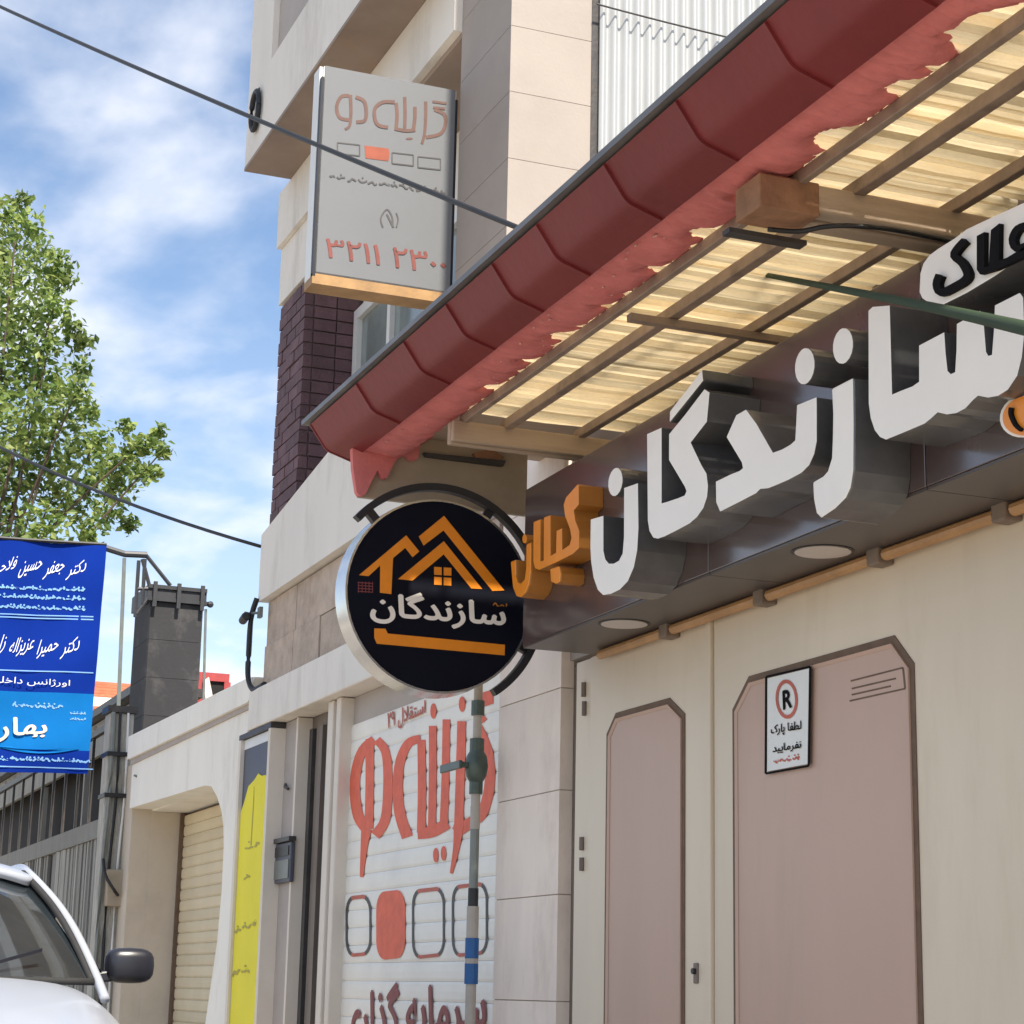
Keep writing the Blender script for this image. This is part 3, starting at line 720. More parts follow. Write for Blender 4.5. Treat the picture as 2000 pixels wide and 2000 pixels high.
# worn relief marks on the big panel
mb = MB()
for pts in ([(1662, 1330), (1764, 1304), (1768, 1345), (1660, 1369)], [(1664, 1345), (1750, 1325)], [(1664, 1357), (1740, 1340)]):
    for a, b in zip(pts, pts[1:]): flat(mb, [aY(*p, YW - .0015) for p in stroke2d([a, b], 3.2)], NY, .001)
mb.build('scratch_mark', M['groove'], l2)
# hinges, keyhole
for px, py, hh in ((1143, 1347, .05), (1144, 1384, .05), (1139, 1648, .045), (1139, 1688, .045)):
    p = aY(px, py, YW + .012); MB().tube([p + Vector((0, -.006, -hh / 2)), p + Vector((0, -.006, hh / 2))], .009, 8).build('hinge', M['jamb_metal'], gate)
p = aY(1361, 1901, YW)
lk = MB().box(p.x - .014, p.x + .014, YW - .006, YW, p.z - .03, p.z + .03).build('lock_plate', M['jamb_metal'], l1, bevel=.003)
MB().tube([p + Vector((0, -.006, .006)), p + Vector((0, -.016, .006))], .009, 10).build('keyhole', M['black_matt'], l1)
# no parking sign
np_ = thing('no_parking_sign', 'white paper no parking notice fixed on the big rose panel of the gate', 'sign', tuple(aY(1540, 1410, YW - .01)))
YN = YW - .011
q = [aY(1499, 1325, YN), aY(1582, 1305, YN), aY(1578, 1492, YN), aY(1497, 1507, YN)]
MB().prism(q, (0, .003, 0)).build('paper', M['white_edge'], np_)
nf = lambda px, py: aY(px, py, YN)
mb = MB()
for a, b in (((1497, 1322), (1583, 1302)), ((1583, 1302), (1580, 1496)), ((1580, 1496), (1496, 1511)), ((1496, 1511), (1497, 1322))):
    flat(mb, [nf(*p) for p in stroke2d([a, b], 4)], NY, .0015)
def z1(a, b): return (1300 + a * .36232, 900 + b * .36232)
cxy = z1(655, 1285)
put_text(mb, 'R', [nf(*z1(*p)) for p in ((632, 1240), (682, 1226), (686, 1330), (636, 1345))], NY, .03, lift=.002)
put_text(mb, 'لطفا پارک', [nf(*z1(*p)) for p in ((570, 1425), (735, 1400), (735, 1465), (570, 1490))], NY, .02, lift=.002)
put_text(mb, 'نفرمایید', [nf(*z1(*p)) for p in ((580, 1530), (735, 1505), (735, 1560), (580, 1585))], NY, .02, lift=.002)
mb.build('black_print', M['black_ink'], np_)
mb = MB(); o_ = [nf(*p) + NY * .002 for p in ellipse2d(*cxy, 21.5, 38.5, 28, -.05)]; i_ = [nf(*p) + NY * .002 for p in ellipse2d(*cxy, 16.5, 31, 28, -.05)]
ring_band(mb, o_, i_); squiggle(mb, nf, *z1(585, 1625), *z1(720, 1600), 7, 2.5, NY, .002, seed=9)
mb.build('red_print', M['red_ink'], np_)

# ------------------------------------------------------------------ sign board with the big letters
YF = 2.525
Z0, Z1 = ZT, .674 * YF + EYE
xb0 = aY(1026, 958, YF).x
bd = thing('shop_sign_board', 'long dark brown shop sign board with big white and orange raised letters above the gate', 'sign board', (-4.5, YF, Z0))
seams = [xb0, aY(1384, 1140, YF).x, aY(1807, 900, YF).x]
wd = seams[2] - seams[1]
while seams[-1] < -1.6: seams.append(seams[-1] + wd)
for a, b in zip(seams, seams[1:]):
    MB().box(a + .002, b - .002, YF, YF + .02, Z0 + .004, Z1).build('cladding_panel', M['board'], bd, bevel=.002)
    MB().box(a + .002, b - .002, YF + .004, YW - .012, Z0 - .004, Z0 + .003).build('soffit_panel', M['board_soffit'], bd)
MB().box(xb0 + .01, seams[-1], YF + .021, YW - .012, Z0 + .02, Z1 - .003).build('board_core', M['black_matt'], bd)
MB().box(xb0, xb0 + .006, YF + .021, YW - .012, Z0, Z1).build('end_panel', M['black_gloss'], bd)
for px, py in ((1219, 1219), (1607, 1078)):
    c = aZ(px, py, Z0 - .006)
    d = c.x
    lamp = MB().tube([c + Vector((0, 0, .012)), c + Vector((0, 0, 0))], .083, 24).build('downlight', M['black_matt'], bd)
    MB().tube([c + Vector((0, 0, .002)), c + Vector((0, 0, -.002))], .074, 24).build('lens', M['lens'], lamp)
c = aZ(1607, 1078, Z0 - .006); c2 = aZ(1219, 1219, Z0 - .006)
c = c + (c - c2)
lamp = MB().tube([c + Vector((0, 0, .012)), c], .083, 24).build('downlight', M['black_matt'], bd)
MB().tube([c + Vector((0, 0, .002)), c + Vector((0, 0, -.002))], .074, 24).build('lens', M['lens'], lamp)

YL = 2.37
def lf(px, py): return aY(px, py, YL)
A = lambda *p: [(1100 + a * .36232, 800 + b * .36232) for a, b in p]
B = lambda *p: [(1500 + a * .25879, 400 + b * .25879) for a, b in p]
D = lambda *p: [(1000 + a * .25879, 500 + b * .25879) for a, b in p]
def letter(px, name='letter', mats=('letter_white', 'letter_side'), y=YL, depth=None):
    depth = depth if depth is not None else YF - .001 - y
    mb = MB(); mb.prism([aY(*p, y) for p in px], (0, depth, 0), 0, side=1, cap_back=False)
    return mb.build(name, [M[m] for m in mats], bd, weld=depth > .05, bevel=.006 if depth > .05 else 0)
# noon (with dot)
letter(A((148, 592), (216, 572), (216, 760), (226, 806), (245, 830), (272, 830), (300, 814), (320, 775), (327, 690), (328, 422), (402, 396), (405, 640), (398, 760), (380, 850), (348, 925), (305, 970), (258, 993), (215, 1000), (186, 972), (163, 905), (150, 820), (146, 740)))
letter(A(*ellipse2d(280, 390, 38, 78, 18, .12)))
# gaf and alef, joined
letter(A((452, 132), (530, 97), (530, 505), (560, 497), (620, 477), (655, 462), (664, 440), (655, 415), (570, 272)) + D((1185, 1345), (1300, 1205), (1452, 1005), (1490, 1030), (1470, 1250), (1348, 1408)) + A((745, 300), (772, 345), (780, 410), (775, 470), (755, 530), (720, 580), (680, 614), (610, 652), (545, 684), (510, 696), (485, 690), (465, 655), (456, 600)))
letter(D((1183, 1262), (1186, 1178), (1330, 985), (1432, 850), (1440, 940), (1330, 1080)))
# dal joined with the noon before it
noon = B((218, 1512), (366, 1452))
letter(A((880, 148), (932, 30), (985, 0), (1040, 75), (1130, 232), (1180, 214), (1222, 190), (1250, 165)) + noon + A((1366, 40), (1366, 170), (1352, 240), (1325, 300), (1285, 340), (1215, 378), (1150, 406), (1105, 424), (1062, 428), (1040, 450), (960, 492), (845, 550), (824, 500), (822, 388), (900, 350), (950, 330), (968, 315), (962, 285)))
letter(B(*ellipse2d(275, 1218, 74, 140, 18, .1)))
letter(B(*ellipse2d(563, 1065, 76, 138, 18, .1)))
# ze
letter(B((476, 1386), (640, 1302)) + A((1564, 60), (1562, 330), (1548, 420), (1520, 480), (1470, 530), (1388, 586), (1362, 560), (1346, 480), (1342, 394), (1395, 362), (1425, 328), (1443, 270), (1448, 150), (1450, 20)))
# alef and sin
letter(B((758, 800), (790, 770), (918, 760), (925, 1000), (936, 1432), (1000, 1405), (1090, 1370), (1140, 1335), (1140, 1062), (1330, 962), (1340, 1120), (1355, 1255), (1380, 1278), (1412, 1262), (1422, 1100), (1425, 900), (1600, 800), (1622, 830), (1645, 1110), (1662, 1140), (1690, 1132), (1704, 960), (1712, 760), (1900, 665), (1925, 700), (1935, 960), (1915, 1150), (1880, 1290), (1810, 1395), (1735, 1442), (1660, 1455), (1585, 1440), (1545, 1475), (1490, 1535), (1420, 1572), (1350, 1582), (1280, 1566), (1230, 1612), (1180, 1652), (1000, 1728), (890, 1772), (845, 1752), (805, 1700), (775, 1610), (760, 1500)))
# orange gilan
E_ = lambda *p: [(600 + a * .28468, 900 + b * .28468) for a, b in p]
OM = ('orange', 'orange_side'); YG = 2.44
letter(E_((1392, 690), (1428, 676), (1430, 790), (1440, 830), (1462, 840), (1488, 812), (1498, 740), (1500, 570), (1534, 556), (1532, 760), (1520, 850), (1498, 905), (1462, 938), (1432, 930), (1408, 870)), mats=OM, y=YG)
letter(E_(*ellipse2d(1490, 535, 16, 32, 12)), mats=OM, y=YG)
letter(E_((1552, 420), (1600, 400), (1598, 690), (1622, 682), (1624, 388), (1668, 372), (1668, 652), (1706, 630), (1710, 480), (1748, 462), (1748, 612), (1800, 575), (1812, 530), (1802, 470), (1768, 380), (1758, 300), (1775, 250), (1855, 160), (1862, 170), (1862, 300), (1828, 340), (1838, 410), (1866, 480), (1862, 600), (1820, 640), (1700, 700), (1590, 748), (1562, 738), (1550, 690)), mats=OM, y=YG)
letter(E_((1662, 742), (1728, 722), (1738, 770), (1732, 830), (1702, 846), (1668, 830)), mats=OM, y=YG)
# white plate with black lettering, and the telephone disc
YPt = 2.36
px_plate = B((1140, 660), (1146, 520), (1170, 440), (1215, 378), (1280, 330), (1400, 255), (1500, 180), (1700, 85), (1932, -20), (2300, -190), (2300, 150), (1932, 385), (1700, 545), (1500, 665), (1290, 770), (1210, 740), (1160, 705))
letter(px_plate, 'letter_plate', ('letter_white', 'letter_side'), YPt)
pf = YPt - .012
def blk(pts): letter(pts, 'plate_letter', ('black_ink', 'black_ink'), pf, .0115)
blk(B(*stroke2d([(1290, 530), (1268, 600), (1300, 662), (1400, 618), (1478, 570), (1500, 520), (1460, 440), (1400, 385), (1425, 330), (1480, 270)], 56, 52, n=3)))
blk(B((1575, 235), (1632, 205), (1630, 470), (1665, 462), (1682, 190), (1745, 140), (1740, 420), (1800, 400), (1900, 340), (1932, 318), (1932, 390), (1830, 440), (1720, 490), (1600, 525), (1575, 490)))
blk(B(*stroke2d([(1960, 150), (1880, 180), (1840, 260), (1870, 330), (1960, 300)], 50, n=3)))
dc = B((1905, 1590))[0]
oc = letter([p for p in ellipse2d(dc[0] + 8, dc[1], 50, 42, 26, -.4)], 'phone_disc', ('letter_white', 'letter_side'), 2.42)
mb = MB(); mb.prism([aY(*p, 2.412) for p in ellipse2d(dc[0] + 8, dc[1], 44, 37, 26, -.4)], (0, .0078, 0), 0); od = mb.build('disc_face', M['orange'], oc)
mb = MB(); mb.prism([aY(*p, 2.405) for p in B(*stroke2d([(1830, 1530), (1825, 1580), (1860, 1660), (1905, 1700)], 26, n=3))], (0, .0065, 0)); mb.build('handset_mark', M['black_ink'], oc)
# orange pipe with clamps along the top of the gate
pp_ = thing('orange_pipe', 'orange painted pipe held by clamps along the top of the gate under the sign board', 'pipe', (-4.4, YW - .04, ZT - .03))
yP = YW - .03; zPp = ZT - .022
cxs = [aY(px, py, yP).x for px, py in ((1305, 1221), (1491, 1157), (1716, 1078), (1963, 993))]
cxs = [cxs[0]] + cxs[1:]
ends = [aY(1165, 1280, yP).x] + cxs + [cxs[-1] + (cxs[-1] - cxs[-2]), cxs[-1] + 2 * (cxs[-1] - cxs[-2])]
for a, b in zip(ends, ends[1:]):
    MB().tube([(a + .035, yP, zPp), (b - .035, yP, zPp)], .0165, 10).build('pipe_length', M['orange_pipe'], pp_, smooth=False)
for x in ends[1:]:
    MB().box(x - .028, x + .028, yP - .022, YW - .001, zPp - .024, zPp + .026).build('clamp', M['clamp'], pp_, bevel=.005)

# ------------------------------------------------------------------ awning
ZC = 1.87 + EYE
X0, X1 = -6.84, -1.5
xb1 = (aZ(1000, 886, ZC - .08).x, aZ(1000, 835, ZC - .006).x)      # far and near edge of the two beams in view
xb2 = (aZ(1700, 477, ZC - .08).x, aZ(1700, 381, ZC - .006).x)
XM = xb1[0] + .02
aw = thing('reed_awning', 'awning over the gate with red ridge tile edge and yellow reed mat ceiling', 'awning', (-4.2, 2.4, 2.9))
Bp, Tp = (2.05, 1.88 + EYE), (1.893, 2.0 + EYE)
# ridge tiles: joints read off the photograph along the lower edge
jx = [aY(px, py, Bp[0]).x for px, py in ((747, 850), (831, 823 - 6), (925, 752 - 20), (1045, 640 - 28))]
joints_px = [(738, 838), (826, 762), (926, 680), (1056, 622), (1150, 538), (1290, 434), (1440, 318), (1622, 175), (1850, 22)]
js = sorted(aY(px, py, Bp[0]).x for px, py in ((780, 815), (878, 742), (965, 686), (1060, 617), (1152, 533), (1292, 432), (1440, 318), (1624, 174)))
def cap_profile(grow):
    """from the outer top lip down the slanted face, round the fold, to the lower inner edge"""
    T_, M_, B_ = Vector((Tp[0], Tp[1])), Vector((Tp[0] + .064, Tp[1] - .090)), Vector((Bp[0] + .004, Bp[1]))
    pts = [T_ + (M_ - T_) * t for t in (0, .3, .6, .82)] + [((M_ + (T_ - M_) * .18) * (1 - t) ** 2 + M_ * 2 * t * (1 - t) + (M_ + (B_ - M_) * .2) * t * t) for t in (.25, .5, .75)] + [M_ + (B_ - M_) * t for t in (.2, .45, .72, 1)]
    g = Vector((-.62, -.78)) * grow
    return [(p.x + g.x, p.y + g.y) for p in pts]
edges = [X0] + js
avg = (js[-1] - js[2]) / (len(js) - 3)
while edges[-1] < X1: edges.append(edges[-1] + avg)
for a, b in zip(edges, edges[1:]):
    mb = MB(); a_, b_ = a - .012, b
    pa, pb = cap_profile(-.003), cap_profile(.005)
    pm_ = cap_profile(.0035)
    vs = []
    secs = ((a_, pa), ((a_ + b_) / 2, cap_profile(.0015)), (b_ - .02, pm_), (b_, pb))
    for xx, pr in secs: vs += [(xx, y, z) for y, z in pr]
    for xx, pr in secs: vs += [(xx, y + .012, z + .012) for y, z in pr]
    n = 11; m = len(secs)
    fs = [(i * n + k, i * n + k + 1, (i + 1) * n + k + 1, (i + 1) * n + k) for i in range(m - 1) for k in range(n - 1)]
    o2 = m * n
    fs += [(o2 + i * n + k, o2 + (i + 1) * n + k, o2 + (i + 1) * n + k + 1, o2 + i * n + k + 1) for i in range(m - 1) for k in range(n - 1)]
    for i in (0, m - 1): fs += [(i * n + k, i * n + k + 1, o2 + i * n + k + 1, o2 + i * n + k) for k in range(n - 1)]
    mb.add(vs, fs); o = mb.build('ridge_tile', M['red_cap'], aw, smooth=True, weld=True)
    md = o.modifiers.new('edge', 'EDGE_SPLIT'); md.split_angle = math.radians(50)
# flashing lip along the top
MB().box(X0 - .05, X1, Tp[0] - .02, Tp[0] + .04, Tp[1] + .006, Tp[1] + .024).build('flashing', M['flash'], aw)
mb = MB(); mb.prism([(X0 - .012, y, z) for y, z in cap_profile(.0)] + [(X0 - .012, Bp[0], Tp[1])], (.01, 0, 0)); mb.build('end_cap', M['red_cap'], aw)
# red mortar between tiles and rail, with a ragged lower edge
YR = 2.205
rg = random.Random(3)
scal = []
for (p_, q_) in (((1580, 300), (1622, 258)), ((1352, 478), (1374, 455)), ((1256, 540), (1270, 528)), ((1078, 676), (1100, 656)), ((1006, 718), (1018, 708)), ((940, 770), (955, 758)), ((1868, 112), (1965, 30)), ((1732, 196), (1762, 166)), ((1450, 400), (1462, 390)), ((1168, 612), (1180, 602))):
    xa_, xb2_ = aZ(*p_, ZC).x, aZ(*q_, ZC).x; scal.append(((xa_ + xb2_) / 2, abs(xb2_ - xa_) / 2 + .012, min(.075, .03 + abs(xb2_ - xa_) * .3)))
xq = X0 + .15
while xq < X1:
    scal.append((xq, rg.uniform(.008, .022), rg.uniform(.012, .034))); xq += rg.uniform(.05, .14) if xq < -5.2 else rg.uniform(.12, .4)
mb = MB(); vs = []; nx = 900; ny = 7
for i in range(nx + 1):
    xx = X0 + (X1 - X0) * i / nx
    edge = YR + .022 - .003 * rg.random() - .004 * max(0, math.sin(i * .15))
    for cx_, hw_, dp_ in scal:
        t = abs(xx - cx_) / hw_
        if t < 1: edge -= dp_ * math.sqrt(1 - t * t) + .004 * math.sin(i * 1.3)
    for k in range(ny + 1):
        t = k / ny; yy = Bp[0] - .02 + (edge - Bp[0] + .02) * t
        vs.append((xx, yy, Bp[1] + .022 - .026 * t - .008 * math.sin(t * math.pi) + rg.uniform(-.004, .004) + (.02 * max(0, t - .8) / .2)))
n = ny + 1
mb.add(vs, [(i * n + k, (i + 1) * n + k, (i + 1) * n + k + 1, i * n + k + 1) for i in range(nx) for k in range(ny)])
b0 = len(mb.v)
mb.build('mortar_bed', M['red_mortar'], aw, smooth=True)
mb = MB(); xx = X0 + .135
drip = [aX(px, py, xx) for px, py in ((688, 870), (690, 915), (697, 960), (702, 968), (714, 966), (726, 940), (738, 918), (746, 932), (756, 934), (768, 908), (778, 890), (790, 884), (802, 897), (816, 897), (822, 866), (850, 852), (885, 835), (905, 812), (860, 790), (760, 830))]
mb.prism(drip, (-.03, 0, 0)); mb.build('mortar_drip', M['red_mortar'], aw, bevel=.006)
MB().box(X0 - .01, XM, Tp[0] + .045, YW + .02, ZC + .1, ZC + .12).build('sun_block_board', M['plank'], aw)  # opaque board added to keep direct sun off the end board and round sign
for k in range(46):
    px = rg.uniform(720, 1300); py = 905 - (px - 690) * .773 + rg.uniform(8, 75) - 25 * (px - 690) / 900
    p = aZ(px, py, Bp[1] + .001)
    if p.y < YR - .02: MB().blob(p, rg.uniform(.002, .005), seg=6, jit=.3, sc3=(1.6, .8, .7)).build('mortar_lump', M['pale_mortar'], aw, smooth=True)
# reeds of the mat
ym0, ym1 = 2.085, YW + .031
rme = []
for q in range(4):
    mb = MB(); nseg = 5; pts = []
    for i in range(nseg + 1):
        t = i / nseg
        pts.append(Vector((random.uniform(-.0018, .0018), ym0 + (ym1 - ym0) * t, random.uniform(-.0022, .0022))))
    mb.tube(pts, .0124, 7); me = mb.mesh('reed', M['reed'], True); rme.append(me)
mat_o = MB().box(XM, X1, ym0 + .2, ym0 + .208, ZC + .062, ZC + .068).box(XM, X1, ym1 - .2, ym1 - .192, ZC + .062, ZC + .068).build('reed_mat', M['plank'], aw)
nr = 222; pitch = (X1 - XM) / nr
for i in range(nr):
    link('reed', rme[random.randrange(4)], mat_o, loc=(XM + .01 + i * pitch, 0, ZC + .043 + random.uniform(-.002, .003) + .003 * math.sin(i * .35)), rot=(random.uniform(-.003, .003), 0, random.uniform(-.0025, .0025)))
# rails under the mat, along the street
def rail(name, y, wdt, h, x0=XM, x1=X1, m='rail'): MB().box(x0, x1, y - wdt / 2, y + wdt / 2, ZC - h * .2, ZC + .022).build(name, M[m], aw, bevel=.003)
rail('rail', YR + .025, .022, .05); rail('rail', 2.385, .032, .06); rail('rail', 2.655, .026, .05)
# cross bar and the two heavy double beams
xb = aZ(1300, 628, ZC - .02).x
MB().box(xb - .014, xb + .014, YR + .045, YW - .02, ZC - .035, ZC - .014).build('cross_bar', M['rail'], aw)
def beam(xx):
    xf_, xn = xx; xm_ = xf_ + (xn - xf_) * .55
    b = MB().box(xf_, xm_ - .003, YR - .02, YW, ZC - .08, ZC - .002).build('beam', M['plank'], aw, bevel=.005)
    MB().box(xm_ + .003, xn, YR - .02, YW, ZC - .074, ZC - .004).build('plank', M['plank'], b, bevel=.005)
    return b
beam(xb1); b2 = beam(xb2)
MB().box(xb2[0] - .004, xb2[1] + .004, YR - .09, YR + .07, ZC - .086, ZC - .0015).build('rusty_end', M['rust'], aw, bevel=.004)
MB().box(xb2[0] - .05, xb2[0] - .015, YR - .10, YR + .11, ZC - .104, ZC - .092).build('flat_bar', M['dark_metal'], aw)
beam((2 * xb2[0] - xb1[0], 2 * xb2[1] - xb1[1]))
# thin dark cable looping under the upper beam
mb = MB(); mb.tube(catmull([aZ(px, py, ZC - .11) for px, py in ((1500, 448), (1560, 452), (1610, 443), (1660, 441), (1740, 448), (1850, 470), (1960, 495))], 5), .006, 6)
tag(mb.build('awning_cable', M['cable'], smooth=True), 'thin dark cable looped under the upper wooden beam of the awning', 'cable')
# end panel below the low beam with a small bracket
xe_ = X0 + .10
pe = [aX(px, py, xe_) for px, py in ((740, 884), (1030, 902), (1032, 1012), (790, 1000))]
ye0, ye1 = aX(700, 960, xe_).y, aX(1030, 950, xe_).y
MB().box(xe_ - .02, xe_, ye0, ye1, aX(1030, 1008, xe_).z, aX(1000, 880, xe_).z + .05).build('end_board', M['olive_panel'], aw, bevel=.004)
br = [aX(px, py, xe_ + .006) for px, py in ((825, 886), (985, 902), (980, 912), (830, 893))]
mb = MB(); mb.prism([p + Vector((.02, 0, 0)) for p in br], (-.03, 0, 0)); mb.build('bracket', M['dark_metal'], aw)
mb = MB(); mb.prism([aX(px, py, xe_ + .02) for px, py in ((925, 885), (960, 876), (985, 893), (975, 902), (930, 898))], (-.03, 0, 0)); mb.build('brick_scrap', M['rust'], aw)

# green hose
hs_ = [aZ(1440, 527, ZC - .03), aY(1560, 551, 2.1)]
p_end = Vector((0, 0, EYE)) + ray(2120, 668).normalized() * 2.5
p_a = Vector((0, 0, EYE)) + ray(1480, 534).normalized() * 5.7
p_m = Vector((0, 0, EYE)) + ray(1760, 588).normalized() * 3.9
tag(MB().tube(catmull([p_a, p_m, p_end], 8), .0065, 8, r1=.0115).build('green_hose', M['hose'], smooth=True), 'dark green hose strung in front of the big white letters', 'hose')

# ------------------------------------------------------------------ round hanging sign
XR = -6.55
rs = thing('round_sign', 'round black shop sign with orange house roofs in a chrome rim beside the gate', 'sign', (XR, 2.307, 2.06))
rc = Vector((XR, 2.309, 2.402)); RA = .346
def circ(r, x, n=56): return [Vector((x, rc.y + r * math.cos(2 * math.pi * k / n), rc.z + r * math.sin(2 * math.pi * k / n))) for k in range(n)]
mb = MB(); mb.prism(circ(RA - .006, XR), (-.05, 0, 0)); mb.build('face', M['navy_face'], rs)
mb = MB(); o1, o2, o3, o4 = circ(RA, XR + .004), circ(RA - .0075, XR + .004), circ(RA + .004, XR - .105), circ(RA - .0075, XR - .02)
ring_band(mb, o1, o2); ring_band(mb, o2, o4); ring_band(mb, o3, o1); ring_band(mb, circ(.05, XR - .105), o3)
mb.build('rim', M['chrome'], rs, smooth=True).modifiers.new('edge', 'EDGE_SPLIT').split_angle = math.radians(40)
# outer ring of flat bar in two arcs
def arc(a0, a1, R_, x, wd, th, n=26):
    mb = MB(); vs = []; fs = []
    for i in range(n + 1):
        a = math.radians(a0 + (a1 - a0) * i / n)
        for dr, dx in ((0, 0), (th, 0), (th, -wd), (0, -wd)): vs.append((x + dx, rc.y + (R_ + dr) * math.cos(a), rc.z + (R_ + dr) * math.sin(a)))
    for i in range(n):
        for k in range(4): fs.append((i * 4 + k, i * 4 + (k + 1) % 4, (i + 1) * 4 + (k + 1) % 4, (i + 1) * 4 + k))
    fs += [(0, 3, 2, 1), tuple(n * 4 + k for k in range(4))]
    mb.add(vs, fs); return mb
arc(141, 15, RA + .036, XR - .005, .035, .026).build('outer_ring', M['black_matt'], rs)
arc(-14, -56, RA + .032, XR - .005, .035, .026).build('outer_ring', M['black_matt'], rs)
for a in (133, 60, 20, -25):
    a = math.radians(a); dv = Vector((0, math.cos(a), math.sin(a)))
    MB().bar(rc + dv * (RA - .01) + Vector((-.03, 0, 0)), rc + dv * (RA + .042) + Vector((-.03, 0, 0)), Vector((.03, 0, 0)), dv.cross(NX) * .03).build('spacer', M['black_matt'], rs)
ry_ = rc.y + (RA + .06) * math.cos(math.radians(16)); rz_ = rc.z + (RA + .06) * math.sin(math.radians(16))
MB().box(XR - .05, XR - .015, ry_ - .02, YW - .001, rz_ - .015, rz_ + .02).build('mounting_arm', M['black_matt'], rs)
MB().box(XR - .08, XR - .045, rc.y + .1, YW - .001, rc.z - .06, rc.z - .02).build('mounting_arm', M['black_matt'], rs)
df = lambda px, py: aX(px, py, XR)
Z_ = lambda *p: [(600 + a * .28468, 900 + b * .28468) for a, b in p]
mb = MB(); pd = lambda pts: put(mb, pts, 0, df, NX)
pd(Z_((765, 520), (938, 378), (1352, 890), (1270, 893), (935, 478), (798, 582)))
pd(Z_((622, 812), (936, 552), (1200, 880), (1125, 876), (936, 642), (722, 822)))
pd(Z_((355, 785), (678, 512), (768, 622), (722, 662), (672, 598), (588, 668), (576, 915), (498, 905), (500, 718), (420, 792)))
pd(Z_((460, 1150), (536, 1152), (552, 1185), (1356, 1262), (1354, 1335), (478, 1255), (460, 1215)))
for i, j in ((0, 0), (1, 0), (0, 1), (1, 1)):
    pd(Z_(*[(870 + i * 66 + a, 728 + j * 68 + b + i * 4) for a, b in ((0, 0), (52, 3), (52, 57), (0, 54))]))
mb.build('emblem', M['orange'], rs)
mb = MB()
for k in range(4): pd2 = put(mb, Z_(*stroke2d([(345, 835 + k * 20), (452, 842 + k * 20)], 5)), 0, df, NX)
for k in range(5): put(mb, Z_(*stroke2d([(352 + k * 24, 830), (352 + k * 24, 905)], 4)), 0, df, NX)
mb.build('grille_mark', M['maroon_ink'], rs)
mb = MB(); put_text(mb, 'سازندگان', [df(*Z_(p)[0]) for p in ((430, 878), (1362, 950), (1362, 1180), (430, 1112))], NX, .028, lift=.002); mb.build('name_print', M['letter_white'], rs)
mb = MB(); squiggle(mb, df, *Z_((1275, 985))[0], *Z_((1370, 1000))[0], 5, 2.5, NX, .002, seed=2); mb.build('small_print', M['orange_side'], rs)

# ------------------------------------------------------------------ gas pipe with valve
YG_ = 2.70
gp = thing('gas_pipe', 'grey gas riser with dark valve and blue tape standing before the painted shutter', 'pipe', tuple(aY(925, 2000, YG_)))
xg = aY(927, 1640, YG_).x
def zt(py): return aY(925, py, YG_).z
def seg(p0, p1, r, m, nm): MB().tube([(xg, YG_, zt(p1)), (xg, YG_, zt(p0))], r, 12).build(nm, M[m], gp, smooth=False)
seg(1230, 1372, .017, 'olive_panel', 'pipe_length'); seg(1372, 1400, .026, 'valve', 'coupling'); seg(1400, 1450, .017, 'pale_pipe', 'pipe_length')
seg(1445, 1475, .028, 'valve', 'coupling'); seg(1515, 1552, .026, 'valve', 'coupling'); seg(1545, 1575, .018, 'pale_pipe', 'pipe_length'); seg(1575, 1620, .019, 'pale_pipe', 'union')
seg(1620, 1735, .0175, 'pipe_grey', 'pipe_length'); seg(1735, 1770, .020, 'black_matt', 'coupling'); seg(1770, 1832, .023, 'pale_pipe', 'sleeve'); seg(1832, 1872, .026, 'blue_tape', 'tape_wrap'); seg(1872, 1882, .025, 'pale_pipe', 'sleeve'); seg(1882, 1922, .026, 'blue_tape', 'tape_wrap'); seg(1922, 2200, .02, 'pale_pipe', 'pipe_length')
vb = MB().blob((xg, YG_, zt(1498)), .056, seg=12, jit=0, sc3=(.85, .8, 1.35)).build('valve_body', M['valve'], gp, smooth=True)
MB().tube([(xg + .005, YG_, zt(1497)), (xg + .01, YG_ - .075, zt(1497))], .012, 8).build('valve_stem', M['valve'], gp)
hp = Vector((xg - .20, YG_ - .07, zt(1497)))
MB().bar((xg + .02, YG_ - .07, zt(1497)), hp, (0, .014, 0), (0, 0, .032)).build('valve_handle', M['valve'], gp, bevel=.004)
MB().box(xg - .012, xg + .012, YG_ + .015, 2.86, .5, .52).build('wall_clip', M['dark_metal'], gp)

# ------------------------------------------------------------------ white house with the garage
gh = thing('garage_house', 'low white house with stepped cornice and round cornered garage opening', 'house', (-12.8, 3.2, 0))
op = [(255, 1578), (400, 1534), (413, 1536), (424, 1556), (432, 1582), (436, 1610), (437, 1650), (433, 1740), (424, 1840), (408, 1950), (392, 2060)]
xl_, xr_ = aY(253, 1580, YW).x, aY(478, 1530, YW).x
ztop = 2.62
Pts = [aY(*p, YW) for p in op]
Pts = [p for p in Pts]
last = aY(382, 2130, YW)
poly = [Vector((xl_, YW, ztop))] + [Vector((xl_, YW, Pts[0].z))] + Pts[1:] + [Vector((Pts[-1].x + .02, YW, .12)), Vector((xr_, YW, .12)), Vector((xr_, YW, ztop))]
MB().prism(poly, (0, .16, 0)).build('front_wall', M['house_white'], gh)
cor = MB(); cor.prism([(xl_ - .03, YW - .035, 2.625), (xr_ + .12, YW - .035, 2.615), (xr_ + .25, YW - .035, 2.74), (xr_ + .1, YW - .035, 2.755), (xl_ - .03, YW - .035, 2.79)], (0, .3, 0)); cor.build('cornice', M['house_white'], gh, bevel=.01)
MB().box(xl_ - .01, xr_ + .1, YW - .012, YW + .2, 2.585, 2.622).build('cornice_line', M['grey_pillar'], gh)
MB().box(xl_ - .3, xl_, YW + .02, 3.4, .12, 2.6).build('left_wall', M['jamb_cream'], gh)
